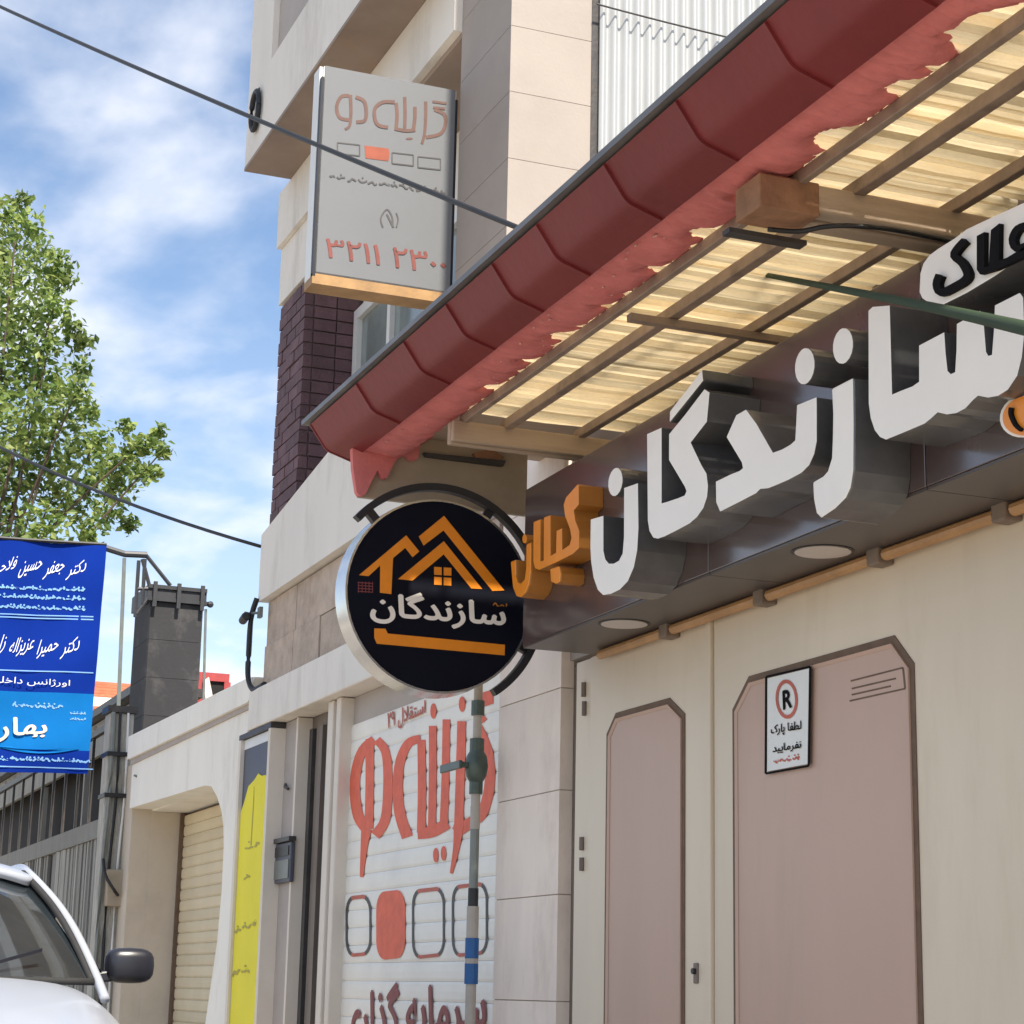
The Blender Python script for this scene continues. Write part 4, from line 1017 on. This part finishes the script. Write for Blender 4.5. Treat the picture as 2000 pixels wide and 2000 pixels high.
MB().box(xl_, xr_, YW + .162, 3.22, 2.262, 2.6).build('recess_ceiling', M['house_white'], gh)
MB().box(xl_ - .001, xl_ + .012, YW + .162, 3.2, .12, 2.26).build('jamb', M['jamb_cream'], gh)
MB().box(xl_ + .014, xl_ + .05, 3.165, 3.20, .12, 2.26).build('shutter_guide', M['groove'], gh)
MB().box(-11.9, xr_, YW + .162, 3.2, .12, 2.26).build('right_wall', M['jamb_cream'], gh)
gs = MB().box(xl_, -11.8, 3.22, 3.26, .12, 2.26).build('garage_shutter', M['groove'], gh)
g_me = MB(); prf = [(3.198, 0.0), (3.191, .010), (3.189, .038), (3.191, .066), (3.198, .0745)]
vv = []
for yy, zv in prf: vv += [(xl_ + .052, yy, zv), (-11.8, yy, zv)]
g_me.add(vv, [(2 * i, 2 * i + 1, 2 * i + 3, 2 * i + 2) for i in range(4)])
g_m = g_me.mesh('slat', M['shutter_cream'])
for i in range(28): link('slat', g_m, gs, loc=(0, 0, .13 + i * .0755))
MB().box(xl_ - .3, xr_, 3.3, 8, .12, 2.5).build('house_body', M['off_white'], gh)

# yellow panel between the houses
yp = thing('yellow_panel', 'tall yellow advertising panel with slate blue top between garage and grey pillar', 'sign', (-10.93, 2.78, .3))
YQ = 2.765
def yq(px, py): return aY(px, py, YQ)
xa, xb_ = yq(470, 1600).x, yq(523, 1600).x
MB().box(xa - .05, xa, YQ - .02, 2.83, .2, 2.40).build('frame', M['frame_cream'], yp); MB().box(xb_, xb_ + .045, YQ - .02, 2.83, .2, 2.40).build('frame', M['frame_cream'], yp)
MB().box(xa - .05, xb_ + .045, YQ - .02, 2.83, 2.402, 2.43).build('frame', M['dark_metal'], yp)
MB().box(xa + .002, xb_ - .002, YQ + .002, 2.82, .2, 2.40).build('panel', M['slate'], yp)
MB().box(xa + .002, xb_ - .002, YQ, YQ + .03, 2.345, 2.398).build('top_strip', M['white_edge'], yp)
ztp = yq(490, 1516).z; zsd = yq(490, 1545).z
mb = MB(); c_ = (xa + xb_) / 2; hw = (xb_ - xa) / 2 - .004
flat(mb, [(c_ - hw, YQ, .205), (c_ + hw, YQ, .205), (c_ + hw, YQ, zsd - .02), (c_ + hw * .75, YQ, zsd + .06), (c_ + hw * .45, YQ, ztp - .02), (c_ + hw * .2, YQ, ztp), (c_ - hw * .1, YQ, ztp - .03), (c_ - hw * .5, YQ, zsd + .03), (c_ - hw * .8, YQ, zsd - .06), (c_ - hw, YQ, zsd - .1)], NY, .003)
mb.build('yellow_print', M['yellow'], yp)
mb = MB()
squiggle(mb, yq, 480, 1655, 508, 1648, 9, 3, NY, .006, seed=5); squiggle(mb, yq, 478, 1716, 492, 1712, 6, 2.5, NY, .006, seed=6); squiggle(mb, yq, 460, 1822, 503, 1800, 10, 3, NY, .006, seed=7); squiggle(mb, yq, 456, 1902, 488, 1896, 12, 3.5, NY, .006, seed=8)
for a in (-.1,): flat(mb, [Vector((c_ + hw * (a + d), YQ, zv)) for d, zv in ((0, zsd - .3), (.06, zsd - .3), (.09, zsd - .05), (.05, zsd + .02))], NY, .005)
mb.build('small_print', mat('olive_ink', (0.42, 0.36, 0.05), 0.6), yp)

# ------------------------------------------------------------------ gate post, fence, shed at the far left
po = thing('gate_post', 'weathered concrete gate post with cables and tan meter box beside the garage house', 'post', (-15.0, 2.6, 0))
XPo = -14.75
y0, y1 = aX(208, 1500, XPo).y, aX(256, 1500, XPo).y
ztp = aX(230, 1392, XPo).z
MB().box(XPo - .2, XPo, y0, y1, 0, ztp).build('shaft', M['concrete'], po, bevel=.012)
MB().box(XPo - .22, XPo + .02, y0 - .02, y1 + .02, ztp + .002, ztp + .05).build('cap', M['dark_metal'], po)
for (a, m_, r) in ((.02, 'pipe_grey', .016), (.07, 'cable', .012), (.13, 'window_white', .009)):
    MB().tube(catmull([(XPo + .02, y0 + a, ztp), (XPo + .022, y0 + a + .01, ztp - .6), (XPo + .02, y0 + a - .01, ztp - 1.3), (XPo + .02, y0 + a, .2)], 4), r, 6).build('conduit', M[m_], po)
for zq in (ztp - .32, ztp - .62): MB().box(XPo - .21, XPo + .045, y0 - .01, y1 + .01, zq, zq + .03).build('strap', M['cable'], po)
pb = aX(220, 1735, XPo)
bx = MB().box(XPo, XPo + .1, pb.y - .06, pb.y + .06, pb.z - .13, pb.z + .13)  .build('meter_box', M['olive_panel'], po, bevel=.01)
MB().tube(catmull([pb + Vector((.1, .02, -.05)), pb + Vector((.17, -.02, -.02)), pb + Vector((.13, -.08, .08)), pb + Vector((.05, -.09, .2))], 4), .012, 6).build('cable_loop', M['cable'], po)
MB().tube(catmull([(XPo + .03, y1, ztp - .66), (XPo + .3, y1 + .1, ztp - .56), (XPo + .5, YW - .02, ztp - .5)], 4), .008, 6).build('cable_end', M['pipe_grey'], po)
fe = thing('metal_fence', 'tall grey metal fence with slats below and thin bars above at the far left', 'fence', (-18, 2.8, 0))
fx0, fx1 = -23.0, -15.05
zr0, zr1 = 2.13, 2.27
MB().box(fx0, fx1, YW - .03, YW + .03, zr0, zr1).build('rail', M['fence'], fe); MB().box(fx0, fx1, YW - .02, YW + .02, .25, .33).build('rail', M['fence'], fe)
MB().box(fx0, fx1, YW - .02, YW + .02, 2.95, 3.0).build('rail', M['dark_metal'], fe)
f_m = MB().box(-.055, .055, -.012, .012, .14, zr0 - .002).mesh('slat', M['fence']); x = fx0 + .08
while x < fx1 - .06:
    if random.random() < .93: link('slat', f_m, fe, loc=(x, YW + random.uniform(-.012, .012), 0), rot=(0, 0, random.uniform(-.12, .12)))
    x += .155
f_b = MB().box(-.011, .011, -.011, .011, zr1, 3.05).mesh('bar', M['dark_metal']); x = fx0 + .1
while x < fx1 - .05: link('bar', f_b, fe, loc=(x, YW, 0)); x += .62
sd = thing('dark_shed', 'near black shed wall standing behind the metal fence', 'shed', (-19, 4.0, 0))
MB().box(-44, -16.75, 3.5, 3.7, 0, 3.42).build('wall', M['dark_shed'], sd); MB().box(-44, -16.7, 3.2, 3.8, 3.43, 3.5).build('roof', M['dark_metal'], sd)  # near-black colour makes the dark area behind the fence
MB().box(-44, -16.8, 3.3, 3.34, 3.1, 3.42).build('roof_beam', M['fence'], sd)
xp_ = -22.0
while xp_ < -16.9: MB().box(xp_, xp_ + .07, 3.3, 3.37, 0, 3.09).build('prop', M['fence'], sd); xp_ += 2.6

# dark grey sign tower behind the garage house roof
XTw = -15.6
tw = thing('sign_tower', 'tall dark grey boxed pylon with black rim rising behind the white garage house', 'pylon', (XTw - .3, 3.2, 0))
def tx(px, py): return aX(px, py, XTw)
yl, yr = tx(290, 1250).y, tx(396, 1200).y
zt_ = tx(340, 1178).z; zr_ = tx(340, 1146).z
MB().box(XTw - .62, XTw - .014, yl + .008, yr - .008, 1.5, zt_).build('core', M['tower_rim'], tw)
hh = (zt_ - 1.9) / 7
p_m = MB().box(-.012, 0, yl, yr, 0, hh - .003).mesh('panel', M['tower_grey']); s_m = MB().box(-.6, -.014, yl - .004, yl + .008, 0, hh - .003).mesh('panel', M['tower_grey'])
for i in range(7): link('panel', p_m, tw, loc=(XTw, 0, 1.9 + i * hh)); link('panel', s_m, tw, loc=(XTw, 0, 1.9 + i * hh))
rm = MB()
rm.box(XTw - .02, XTw + .03, yl - .03, yr + .04, zt_ + .002, zt_ + .03); rm.box(XTw - .02, XTw + .03, yl - .03, yr + .02, zr_ - .03, zr_)
rm.box(XTw - .012, XTw + .015, yl - .03, yr + .02, zt_ + .031, zr_ - .031); rm.box(XTw - .64, XTw - .021, yl - .03, yr + .02, zt_ + .002, zr_)
rm.build('rim', M['tower_rim'], tw)
for yy in (yl + .02, (yl + yr) / 2, yr - .02): MB().box(XTw + .031, XTw + .055, yy - .015, yy + .015, zt_ - .05, zr_ + .02).build('rim_post', M['tower_rim'], tw)
MB().blob((XTw + .03, yr + .05, zt_ + .01), .028, seg=8, jit=0).build('knob', M['tower_rim'], tw)
ap = aX(285, 1084, XTw)
for a, b in (((285, 1084), (333, 1144)), ((278, 1092), (296, 1160)), ((271, 1095), (264, 1205)), ((283, 1092), (278, 1180)), ((296, 1160), (266, 1200)), ((268, 1150), (290, 1150))):
    MB().tube([tx(*a), tx(*b)], .016, 6).build('strut', M['tower_rim'], tw)
for a, b, r in (((243, 1090), (233, 1390), .016), ((402, 1190), (401, 1318), .011)):
    MB().tube([tx(*a), tx(*b) + Vector((0, 0, -.3))], r, 6).build('stay_pole', M['pipe_grey'], tw)
MB().tube([tx(205, 1070), tx(243, 1082), tx(287, 1084)], .026, 8).build('arm', M['tower_rim'], tw)
# blue banner hanging from the arm
XBn = -15.55
bn = thing('blue_banner', 'deep blue cloth banner with white script and light blue foot hanging over the street', 'banner', tuple(aX(100, 1280, XBn)))
def bx_(px, py): return aX(px, py, XBn)
cols = 26; rows = 20; mb = MB(); vs = []
top = lambda t: (-330 + 538 * t, 1018 + (1066 - 1018) * t + 6 * math.sin(t * math.pi))
bot = lambda t: (-355 + 527 * t, 1502 + (1511 - 1502) * t)
def bpt(t, s_):
    a, b = top(t), bot(t); return (a[0] + (b[0] - a[0]) * s_, a[1] + (b[1] - a[1]) * s_)
def ripple(t, s_): return .012 * math.sin(t * 21 + s_ * 3) + .008 * math.sin(s_ * 17 + t * 6)
for r in range(rows + 1):
    for c in range(cols + 1):
        t, s_ = c / cols, r / rows; p = bx_(*bpt(t, s_)); vs.append(p + Vector((ripple(t, s_), 0, 0)))
n = cols + 1
row_mi = lambda r: 1 if .66 <= (r + .5) / rows <= .90 else 0
fs0 = [(r * n + c, (r + 1) * n + c, (r + 1) * n + c + 1, r * n + c + 1) for r in range(rows) for c in range(cols)]
mb.add(vs, fs0); mb.mi = [row_mi(r) for r in range(rows) for c in range(cols)]
mb.build('cloth', [M['blue'], M['sky_blue']], bn, smooth=True)
def bf(px, py):
    t, s_ = .5, .5
    for _ in range(6):
        a, b = top(t), bot(t); s_ = (py - a[1]) / (b[1] - a[1])
        xl0, xl1 = top(0)[0] + (bot(0)[0] - top(0)[0]) * s_, top(1)[0] + (bot(1)[0] - top(1)[0]) * s_
        t = (px - xl0) / (xl1 - xl0)
    return bx_(px, py) + Vector((ripple(t, s_), 0, 0))
def z2(a, b): return (a * .28468, 1000 + b * .28468)
mb = MB()
def script_line(wds, x1, y0, h, sl):
    """slanted handwritten style: each word steps up to the right and leans"""
    x = x1
    for wd_, wl in wds:
        a0, a1 = x - wl, x; y_ = y0 - (x1 - x) * sl
        put_text(mb, wd_, [bf(*z2(*p)) for p in ((a0 + 35, y_ + 12 - h * .5), (a1 + 35, y_ - 22 - h * .5), (a1 - 10, y_ - 22 + h * .5), (a0 - 10, y_ + 12 + h * .5))], NX, .0, lift=.004)
        x = a0 - 26
script_line((('دکتر', 120), ('جعفر', 130), ('حسین', 150), ('فلاحی', 150), ('نژاد', 110)), 575, 400, 118, .04)
script_line((('دکتر', 115), ('حمیرا', 140), ('عزیزاله', 170), ('زاده', 110)), 530, 935, 135, .03)
put_text(mb, 'اورژانس داخلی', [bf(*z2(*p)) for p in ((-60, 1125), (480, 1155), (476, 1205), (-70, 1185))], NX, .0, lift=.004)
mb.build('white_print', M['white_ink'], bn)
mb = MB()
for i, (y_, w_) in enumerate(((515, 1.0), (575, .8), (645, 1), (700, 1), (720, 1), (1085, 1), (1690, .6), (1745, 1))):
    x1_ = 600 if i in (0, 1, 2) else 640
    if i in (3, 4, 5, 7):
        for k in range(6):
            a, b = -500 + k * 190, -500 + (k + 1) * 190
            flat(mb, [bf(*q) for q in stroke2d([z2(a, y_ + .03 * a), z2(b, y_ + .03 * b)], 2.2)], NX, .006)
    else: squiggle(mb, bf, *z2(-400, y_ - 10), *z2(x1_ - 20, y_ + 22), 4.5, 3.4, NX, .004, seed=20 + i)
squiggle(mb, bf, *z2(90, 1322), *z2(430, 1340), 6, 3, NX, .004, seed=40)
squiggle(mb, bf, *z2(480, 1380), *z2(590, 1384), 3, 2, NX, .004, seed=41); squiggle(mb, bf, *z2(470, 1420), *z2(590, 1424), 3, 2, NX, .004, seed=42)
mb.build('pale_print', M['pale_ink'], bn)
mb = MB(); put_text(mb, 'بهار', [bf(*z2(*p)) for p in ((-20, 1400), (325, 1420), (320, 1550), (-30, 1585))], NX, .02, lift=.005); mb.build('name_print', M['beige_ink'], bn)
mb = MB()
band_pts = [z2(x_, 1595 + 45 * math.sin(max(0, min(1, (x_ + 40) / 620)) * math.pi) + .02 * x_) for x_ in range(-600, 600, 60)]
flat(mb, [bf(*p) for p in stroke2d(band_pts, 7)], NX, .008); mb.build('wave_print', M['sky_blue'], bn)
mb = MB(); mb.tube([bx_(*top(t / 8)) + Vector((.0, 0, .01)) for t in range(9)], .014, 6); mb.build('top_cord', M['cable'], bn)

# ------------------------------------------------------------------ houses far off
fh = thing('far_house', 'distant house with orange tiled roof seen between the banner and the pylon', 'house', (-34, 8.2, 0))
a, b = aX(150, 1356, -34), aX(262, 1356, -34)
MB().box(-38, -34, a.y, b.y + .6, 0, a.z - .02).build('wall', M['house_white'], fh)
mb = MB(); zr2 = aX(205, 1352, -34).z
mb.prism([(-33.7, a.y - .2, zr2 - .5), (-33.7, b.y + .8, zr2 - .5), (-36, b.y + .8, zr2 + .35), (-36, a.y - .2, zr2 + .35)], (0, 0, .1)); rf_ = mb.build('roof', M['orange_roof'], fh)
t_m = MB().box(-.05, .05, -.02, (b.y - a.y) + 1.0, 0, .05).mesh('tile_row', M['orange_roof'])
for i in range(10): link('tile_row', t_m, fh, loc=(-33.75 - i * .235, a.y - .2, zr2 - .39 + i * .0868))
rh = thing('red_dormer_house', 'small far house with red framed dark dormer behind the garage house cornice', 'house', (-24, 6, 0))
XD = -24
c1, c2 = aX(390, 1312, XD), aX(444, 1400, XD)
MB().box(XD - 1.5, XD - .03, c1.y, c2.y, 0, c1.z - .04).build('dormer_wall', M['dark_shed'], rh)
for (ya_, yb2, za_, zb2) in ((c1.y, c2.y, c1.z - .10, c1.z), (c2.y - .06, c2.y + .02, c2.z - .2, c1.z - .102), (c1.y - .02, c1.y + .05, c2.z - .2, c1.z - .102)): MB().box(XD - .05, XD, ya_, yb2, za_, zb2).build('frame', M['red_frame'], rh)
pl = [aX(px, py, XD + .05) for px, py in ((397, 1330), (408, 1322), (418, 1372), (402, 1368))]
mb = MB(); mb.prism(pl, (-.04, 0, 0)); mb.build('awning_flap', M['frame_cream'], rh)

# ------------------------------------------------------------------ tree
tr = thing('street_tree', 'leafy green tree rising behind the blue banner at the left', 'tree', (-24, 3.4, 0))
XTr = -24.0
rg = random.Random(11)
clumps = [(38, 392, 20), (15, 430, 40), (60, 450, 40), (0, 490, 55), (78, 505, 42), (112, 515, 30), (30, 550, 55), (95, 560, 40), (128, 545, 28), (-40, 540, 70), (0, 620, 60), (62, 625, 60), (105, 600, 35), (145, 640, 26), (40, 690, 62), (95, 680, 45), (-50, 680, 80), (10, 750, 65), (75, 745, 55), (165, 672, 22), (158, 720, 24), (150, 765, 30), (118, 760, 40), (50, 820, 65), (115, 815, 50), (170, 805, 30), (-40, 830, 85), (10, 880, 65), (85, 890, 60), (150, 880, 50), (190, 860, 36), (200, 905, 35), (232, 905, 30), (262, 880, 28), (285, 868, 22), (310, 845, 18), (318, 880, 18), (245, 835, 18), (265, 930, 34), (225, 950, 34), (295, 925, 20), (180, 945, 45), (110, 955, 55), (40, 950, 60), (-40, 960, 80), (150, 1000, 45), (215, 1000, 34), (255, 1025, 18), (90, 1030, 55), (20, 1040, 60), (180, 1040, 30), (-90, 760, 100), (-100, 900, 110), (-90, 1040, 100), (20, 1120, 70), (100, 1120, 60), (-60, 1140, 90), (-150, 620, 90)]
ppm = F_PX / 25.6
mb = MB(); cen = []
for (cx, cy, cr) in clumps:
    dx = rg.uniform(-1.3, 1.3); c = aX(cx, cy, XTr + dx); r = cr / ppm; cen.append((c, r))
    nleaf = int(60 + 1350 * r * r)
    for k in range(nleaf):
        v = Vector((rg.gauss(0, 1), rg.gauss(0, 1), rg.gauss(0, 1))).normalized() * r * (rg.random() ** .5) * (1.3 if rg.random() < .15 else 1.0)
        p = c + Vector((v.x * 1.2, v.y, v.z))
        s_ = rg.uniform(.03, .075)
        nv = (Vector((rg.gauss(0, .7), rg.gauss(0, .7), rg.uniform(.2, 1.2)))).normalized()
        a_ = nv.cross(Vector((rg.random() - .5, rg.random() - .5, rg.random() - .5))).normalized(); b_ = nv.cross(a_)
        cols_ = rg.random()
        mi = 0 if cols_ < .34 else 1 if cols_ < .74 else 2
        mb.add([p - a_ * s_, p - b_ * s_ * .55 + nv * s_ * .12, p + a_ * s_, p + b_ * s_ * .55 + nv * s_ * .12], [(0, 1, 2, 3)], mi)
crown = mb.build('crown', [M['leaf_light'], M['leaf_mid'], M['leaf_deep']], tr); crown['kind'] = 'stuff'
tb = aX(-60, 1500, XTr); tb.z = 0
th_ = aX(-40, 900, XTr)
mb = MB(); mb.tube(catmull([tb, tb + Vector((.1, .05, 1.6)), Vector((tb.x, tb.y - .05, 3.4)), th_], 5), .20, 10, r1=.09); mb.build('trunk', M['bark'], tr, smooth=True)
fork = Vector((tb.x, tb.y - .05, 3.4))
for i in range(0, len(cen), 3):
    c, r = cen[i]; mid = (fork + (th_ - fork) * rg.uniform(.0, .9)); m2 = (mid + c) / 2 + Vector((0, 0, .15))
    MB().tube(catmull([mid, m2, c], 4), .032, 5, r1=.008).build('branch', M['bark'], tr)

# ------------------------------------------------------------------ overhead cables
q0 = aX(-60, -15, -12.0); q1 = aY(1022, 449, 2.35); q2 = Vector((-3.0, 2.95, 3.075))
def sagline(p, q, sag, n=14): return [p + (q - p) * (i / n) - Vector((0, 0, sag * 4 * (i / n) * (1 - i / n))) for i in range(n + 1)]
tag(MB().tube([q0 + (q0 - q1) * 3] + sagline(q0, q1, .02) + [q2], .011, 6).build('overhead_cable', M['cable'], smooth=True), 'thick black overhead cable running from the top left across the white panel sign', 'cable', 'black overhead cables')
q0 = aX(-60, 842, -14.5); q1 = aY(508, 1067, 2.765)
tag(MB().tube([q0 + (q0 - q1) * 3] + sagline(q0, q1, .06), .011, 6).build('overhead_cable', M['cable'], smooth=True), 'black overhead cable crossing the tree to the end of the white fascia', 'cable', 'black overhead cables')
p0, p1 = aX(1166, 8, XB + .05), aX(1460, 78, XB + .05)
mb = MB(); mb.tube(sagline(p0, p1 + (p1 - p0) * .6, .01), .0045, 5); tag(mb.build('wall_wire', M['grey_ink']), 'thin grey wire stretched across the corrugated sheet wall', 'wire')

# ------------------------------------------------------------------ white car, nose towards us
CX, CY = -7.05, .56           # windscreen foot, centre line
car = thing('parked_car', 'white car parked nose forward at the kerb with black door mirror', 'car', (CX, CY, 0))
def car_loft(secs, mirror=True):
    mb = MB(); vs = []; m = len(secs[0][1])
    for x_, pr in secs:
        full = [(-y, z) for y, z in reversed(pr[1:])] + list(pr)
        vs += [(CX + x_, CY + y, z) for y, z in full]
    n = 2 * m - 1
    mb.add(vs, [(i * n + k, i * n + k + 1, (i + 1) * n + k + 1, (i + 1) * n + k) for i in range(len(secs) - 1) for k in range(n - 1)])
    return mb, n
def low(zt, zb2, wt, wb): return [(0, zt), (wt * .5, zt - .006), (wt * .82, zt - .025), (wt * .96, zt - .07), (wb, zt - .17), (wb + .01, (zt + zb2) / 2), (wb - .01, zb2 + .08), (wb - .08, zb2)]
secs = [(1.42, low(.60, .22, .55, .62)), (1.38, low(.74, .2, .62, .72)), (1.2, low(.86, .2, .68, .78)), (.8, low(.95, .2, .72, .81)), (.35, low(1.03, .2, .75, .83)), (0, low(1.085, .2, .76, .84)), (-.4, low(1.09, .2, .78, .845)), (-1.2, low(1.09, .2, .79, .845)), (-2.1, low(1.08, .2, .78, .83)), (-2.55, low(1.02, .22, .74, .79)), (-2.72, low(.9, .25, .66, .7)), (-2.76, low(.6, .3, .6, .62))]
mb, n = car_loft(secs)
mb.add([mb.v[k] for k in range(n)], [tuple(range(n))]); mb.add([mb.v[len(secs) * n - n + k] for k in range(n)], [tuple(range(n))[::-1]])
o = mb.build('body', M['car_white'], car, smooth=True, weld=True); ss = o.modifiers.new('soft', 'SUBSURF'); ss.levels = 1; ss.render_levels = 2
def pil(zt, wr): return [(0, zt), (wr * .5, zt - .008), (wr * .85, zt - .03), (wr, zt - .065)]
roof = [(-.50, pil(1.475, .575)), (-.58, pil(1.505, .58)), (-.9, pil(1.525, .59)), (-1.4, pil(1.515, .585)), (-1.75, pil(1.47, .57))]
mb, n = car_loft(roof); o = mb.build('roof', M['car_white'], car, smooth=True); ss = o.modifiers.new('soft', 'SUBSURF'); ss.levels = 1; ss.render_levels = 2
so_ = o.modifiers.new('thick', 'SOLIDIFY'); so_.thickness = .03
# windscreen
mb = MB(); vs = []
G = 10
for i in range(G + 1):
    t = i / G
    for k in range(2 * G + 1):
        u = (k - G) / G
        w_ = .735 * (1 - t) + .545 * t; bow = .10 * (1 - u * u)
        vs.append((CX + .01 - .52 * t - .10 + bow - .03 * math.sin(t * math.pi) * 0 , CY + u * w_, 1.07 + .40 * t - .045 * t * u * u + .02 * math.sin(t * math.pi)))
n = 2 * G + 1
mb.add(vs, [(i * n + k, i * n + k + 1, (i + 1) * n + k + 1, (i + 1) * n + k) for i in range(G) for k in range(n - 1)])
mb.build('windscreen', M['car_glass'], car, smooth=True)
MB().tube([Vector(mb.v[k]) + Vector((.012, 0, -.012)) for k in range(n)], .014, 6).build('cowl_strip', M['rubber'], car, smooth=True)
for s_ in (-1, 1):
    a_ = [(CX - .085 - .53 * t, CY + s_ * (.755 - .185 * t - .0 + .012 * math.sin(t * math.pi)), 1.055 + .385 * t + .03 * math.sin(t * math.pi)) for t in (0, .2, .4, .6, .8, 1.0)]
    MB().tube(catmull([(CX + .0, CY + s_ * .765, 1.0)] + a_ + [(CX - .9, CY + s_ * .575, 1.475), (CX - 1.4, CY + s_ * .57, 1.465), (CX - 1.8, CY + s_ * .58, 1.38), (CX - 2.2, CY + s_ * .7, 1.07)], 4), .017, 8).build('pillar', M['car_white'], car, smooth=True)
    MB().tube(catmull([(x_ + .012, y_ - s_ * .026, z_ + .004) for x_, y_, z_ in a_], 4), .012, 6).build('seal', M['rubber'], car, smooth=True)
    sw = [(CX - .22, CY + s_ * .79, 1.09), (CX - 1.95, CY + s_ * .77, 1.09), (CX - 1.7, CY + s_ * .60, 1.42), (CX - .62, CY + s_ * .60, 1.44)]
    mb = MB(); mb.add(sw, [(0, 1, 2, 3)]); mb.build('side_window', M['car_glass'], car)
mb = MB(); mb.add([(CX - 1.74, CY - .55, 1.44), (CX - 1.74, CY + .55, 1.44), (CX - 2.2, CY + .68, 1.09), (CX - 2.2, CY - .68, 1.09)], [(0, 1, 2, 3)]); mb.build('rear_window', M['car_glass'], car)
for s_ in (-1, 1):
    mc = Vector((CX - .28, CY + s_ * .955, 1.125)) if s_ < 0 else aX(252, 1886, CX - .28)
    mb = MB(); rx_, ry2, rz2 = .055, .088, .062
    vs = []; S_, R_ = 16, 10
    for i in range(R_ + 1):
        th = math.pi * i / R_
        for k in range(S_):
            ph = 2 * math.pi * k / S_; f_ = lambda v, e=.62: math.copysign(abs(v) ** e, v)
            vs.append(mc + Vector((rx_ * f_(math.sin(th)) * f_(math.cos(ph)), ry2 * f_(math.sin(th)) * f_(math.sin(ph)) , rz2 * f_(math.cos(th)))))
    mb.add(vs, [(i * S_ + k, (i + 1) * S_ + k, (i + 1) * S_ + (k + 1) % S_, i * S_ + (k + 1) % S_) for i in range(R_) for k in range(S_)])
    mo = mb.build('door_mirror', M['car_black'], car, smooth=True, weld=True)
    MB().bar(mc + Vector((0, -s_ * .16, -.05)), mc + Vector((0, -s_ * .05, -.035)), (.05, 0, 0), (0, 0, .04)).build('mirror_arm', M['car_black'], mo, bevel=.008)
    hl = MB().blob((CX + 1.36, CY + s_ * .55, .68), .12, seg=12, jit=0, sc3=(.6, 1.1, .7)); hl.build('headlight', M['headlight'], car, smooth=True)
    for xx in (.85, -1.75):
        wc = Vector((CX + xx, CY + s_ * .74, .30))
        wh = MB().tube([wc + Vector((0, -s_ * .09, 0)), wc + Vector((0, s_ * .10, 0))], .30, 24).build('wheel', M['rubber'], car, bevel=.02)
        MB().tube([wc + Vector((0, s_ * .095, 0)), wc + Vector((0, s_ * .108, 0))], .19, 20).build('rim', M['chrome'], wh)
MB().box(CX + 1.40, CX + 1.43, CY - .32, CY + .32, .56, .64).build('grille', M['car_black'], car)
for s_ in (-1, 1): MB().bar((CX + .02, CY + s_ * .5 - .2, 1.085), (CX - .06, CY + s_ * .3 + .25, 1.16), (.012, 0, 0), (0, 0, .012)).build('wiper', M['car_black'], car)
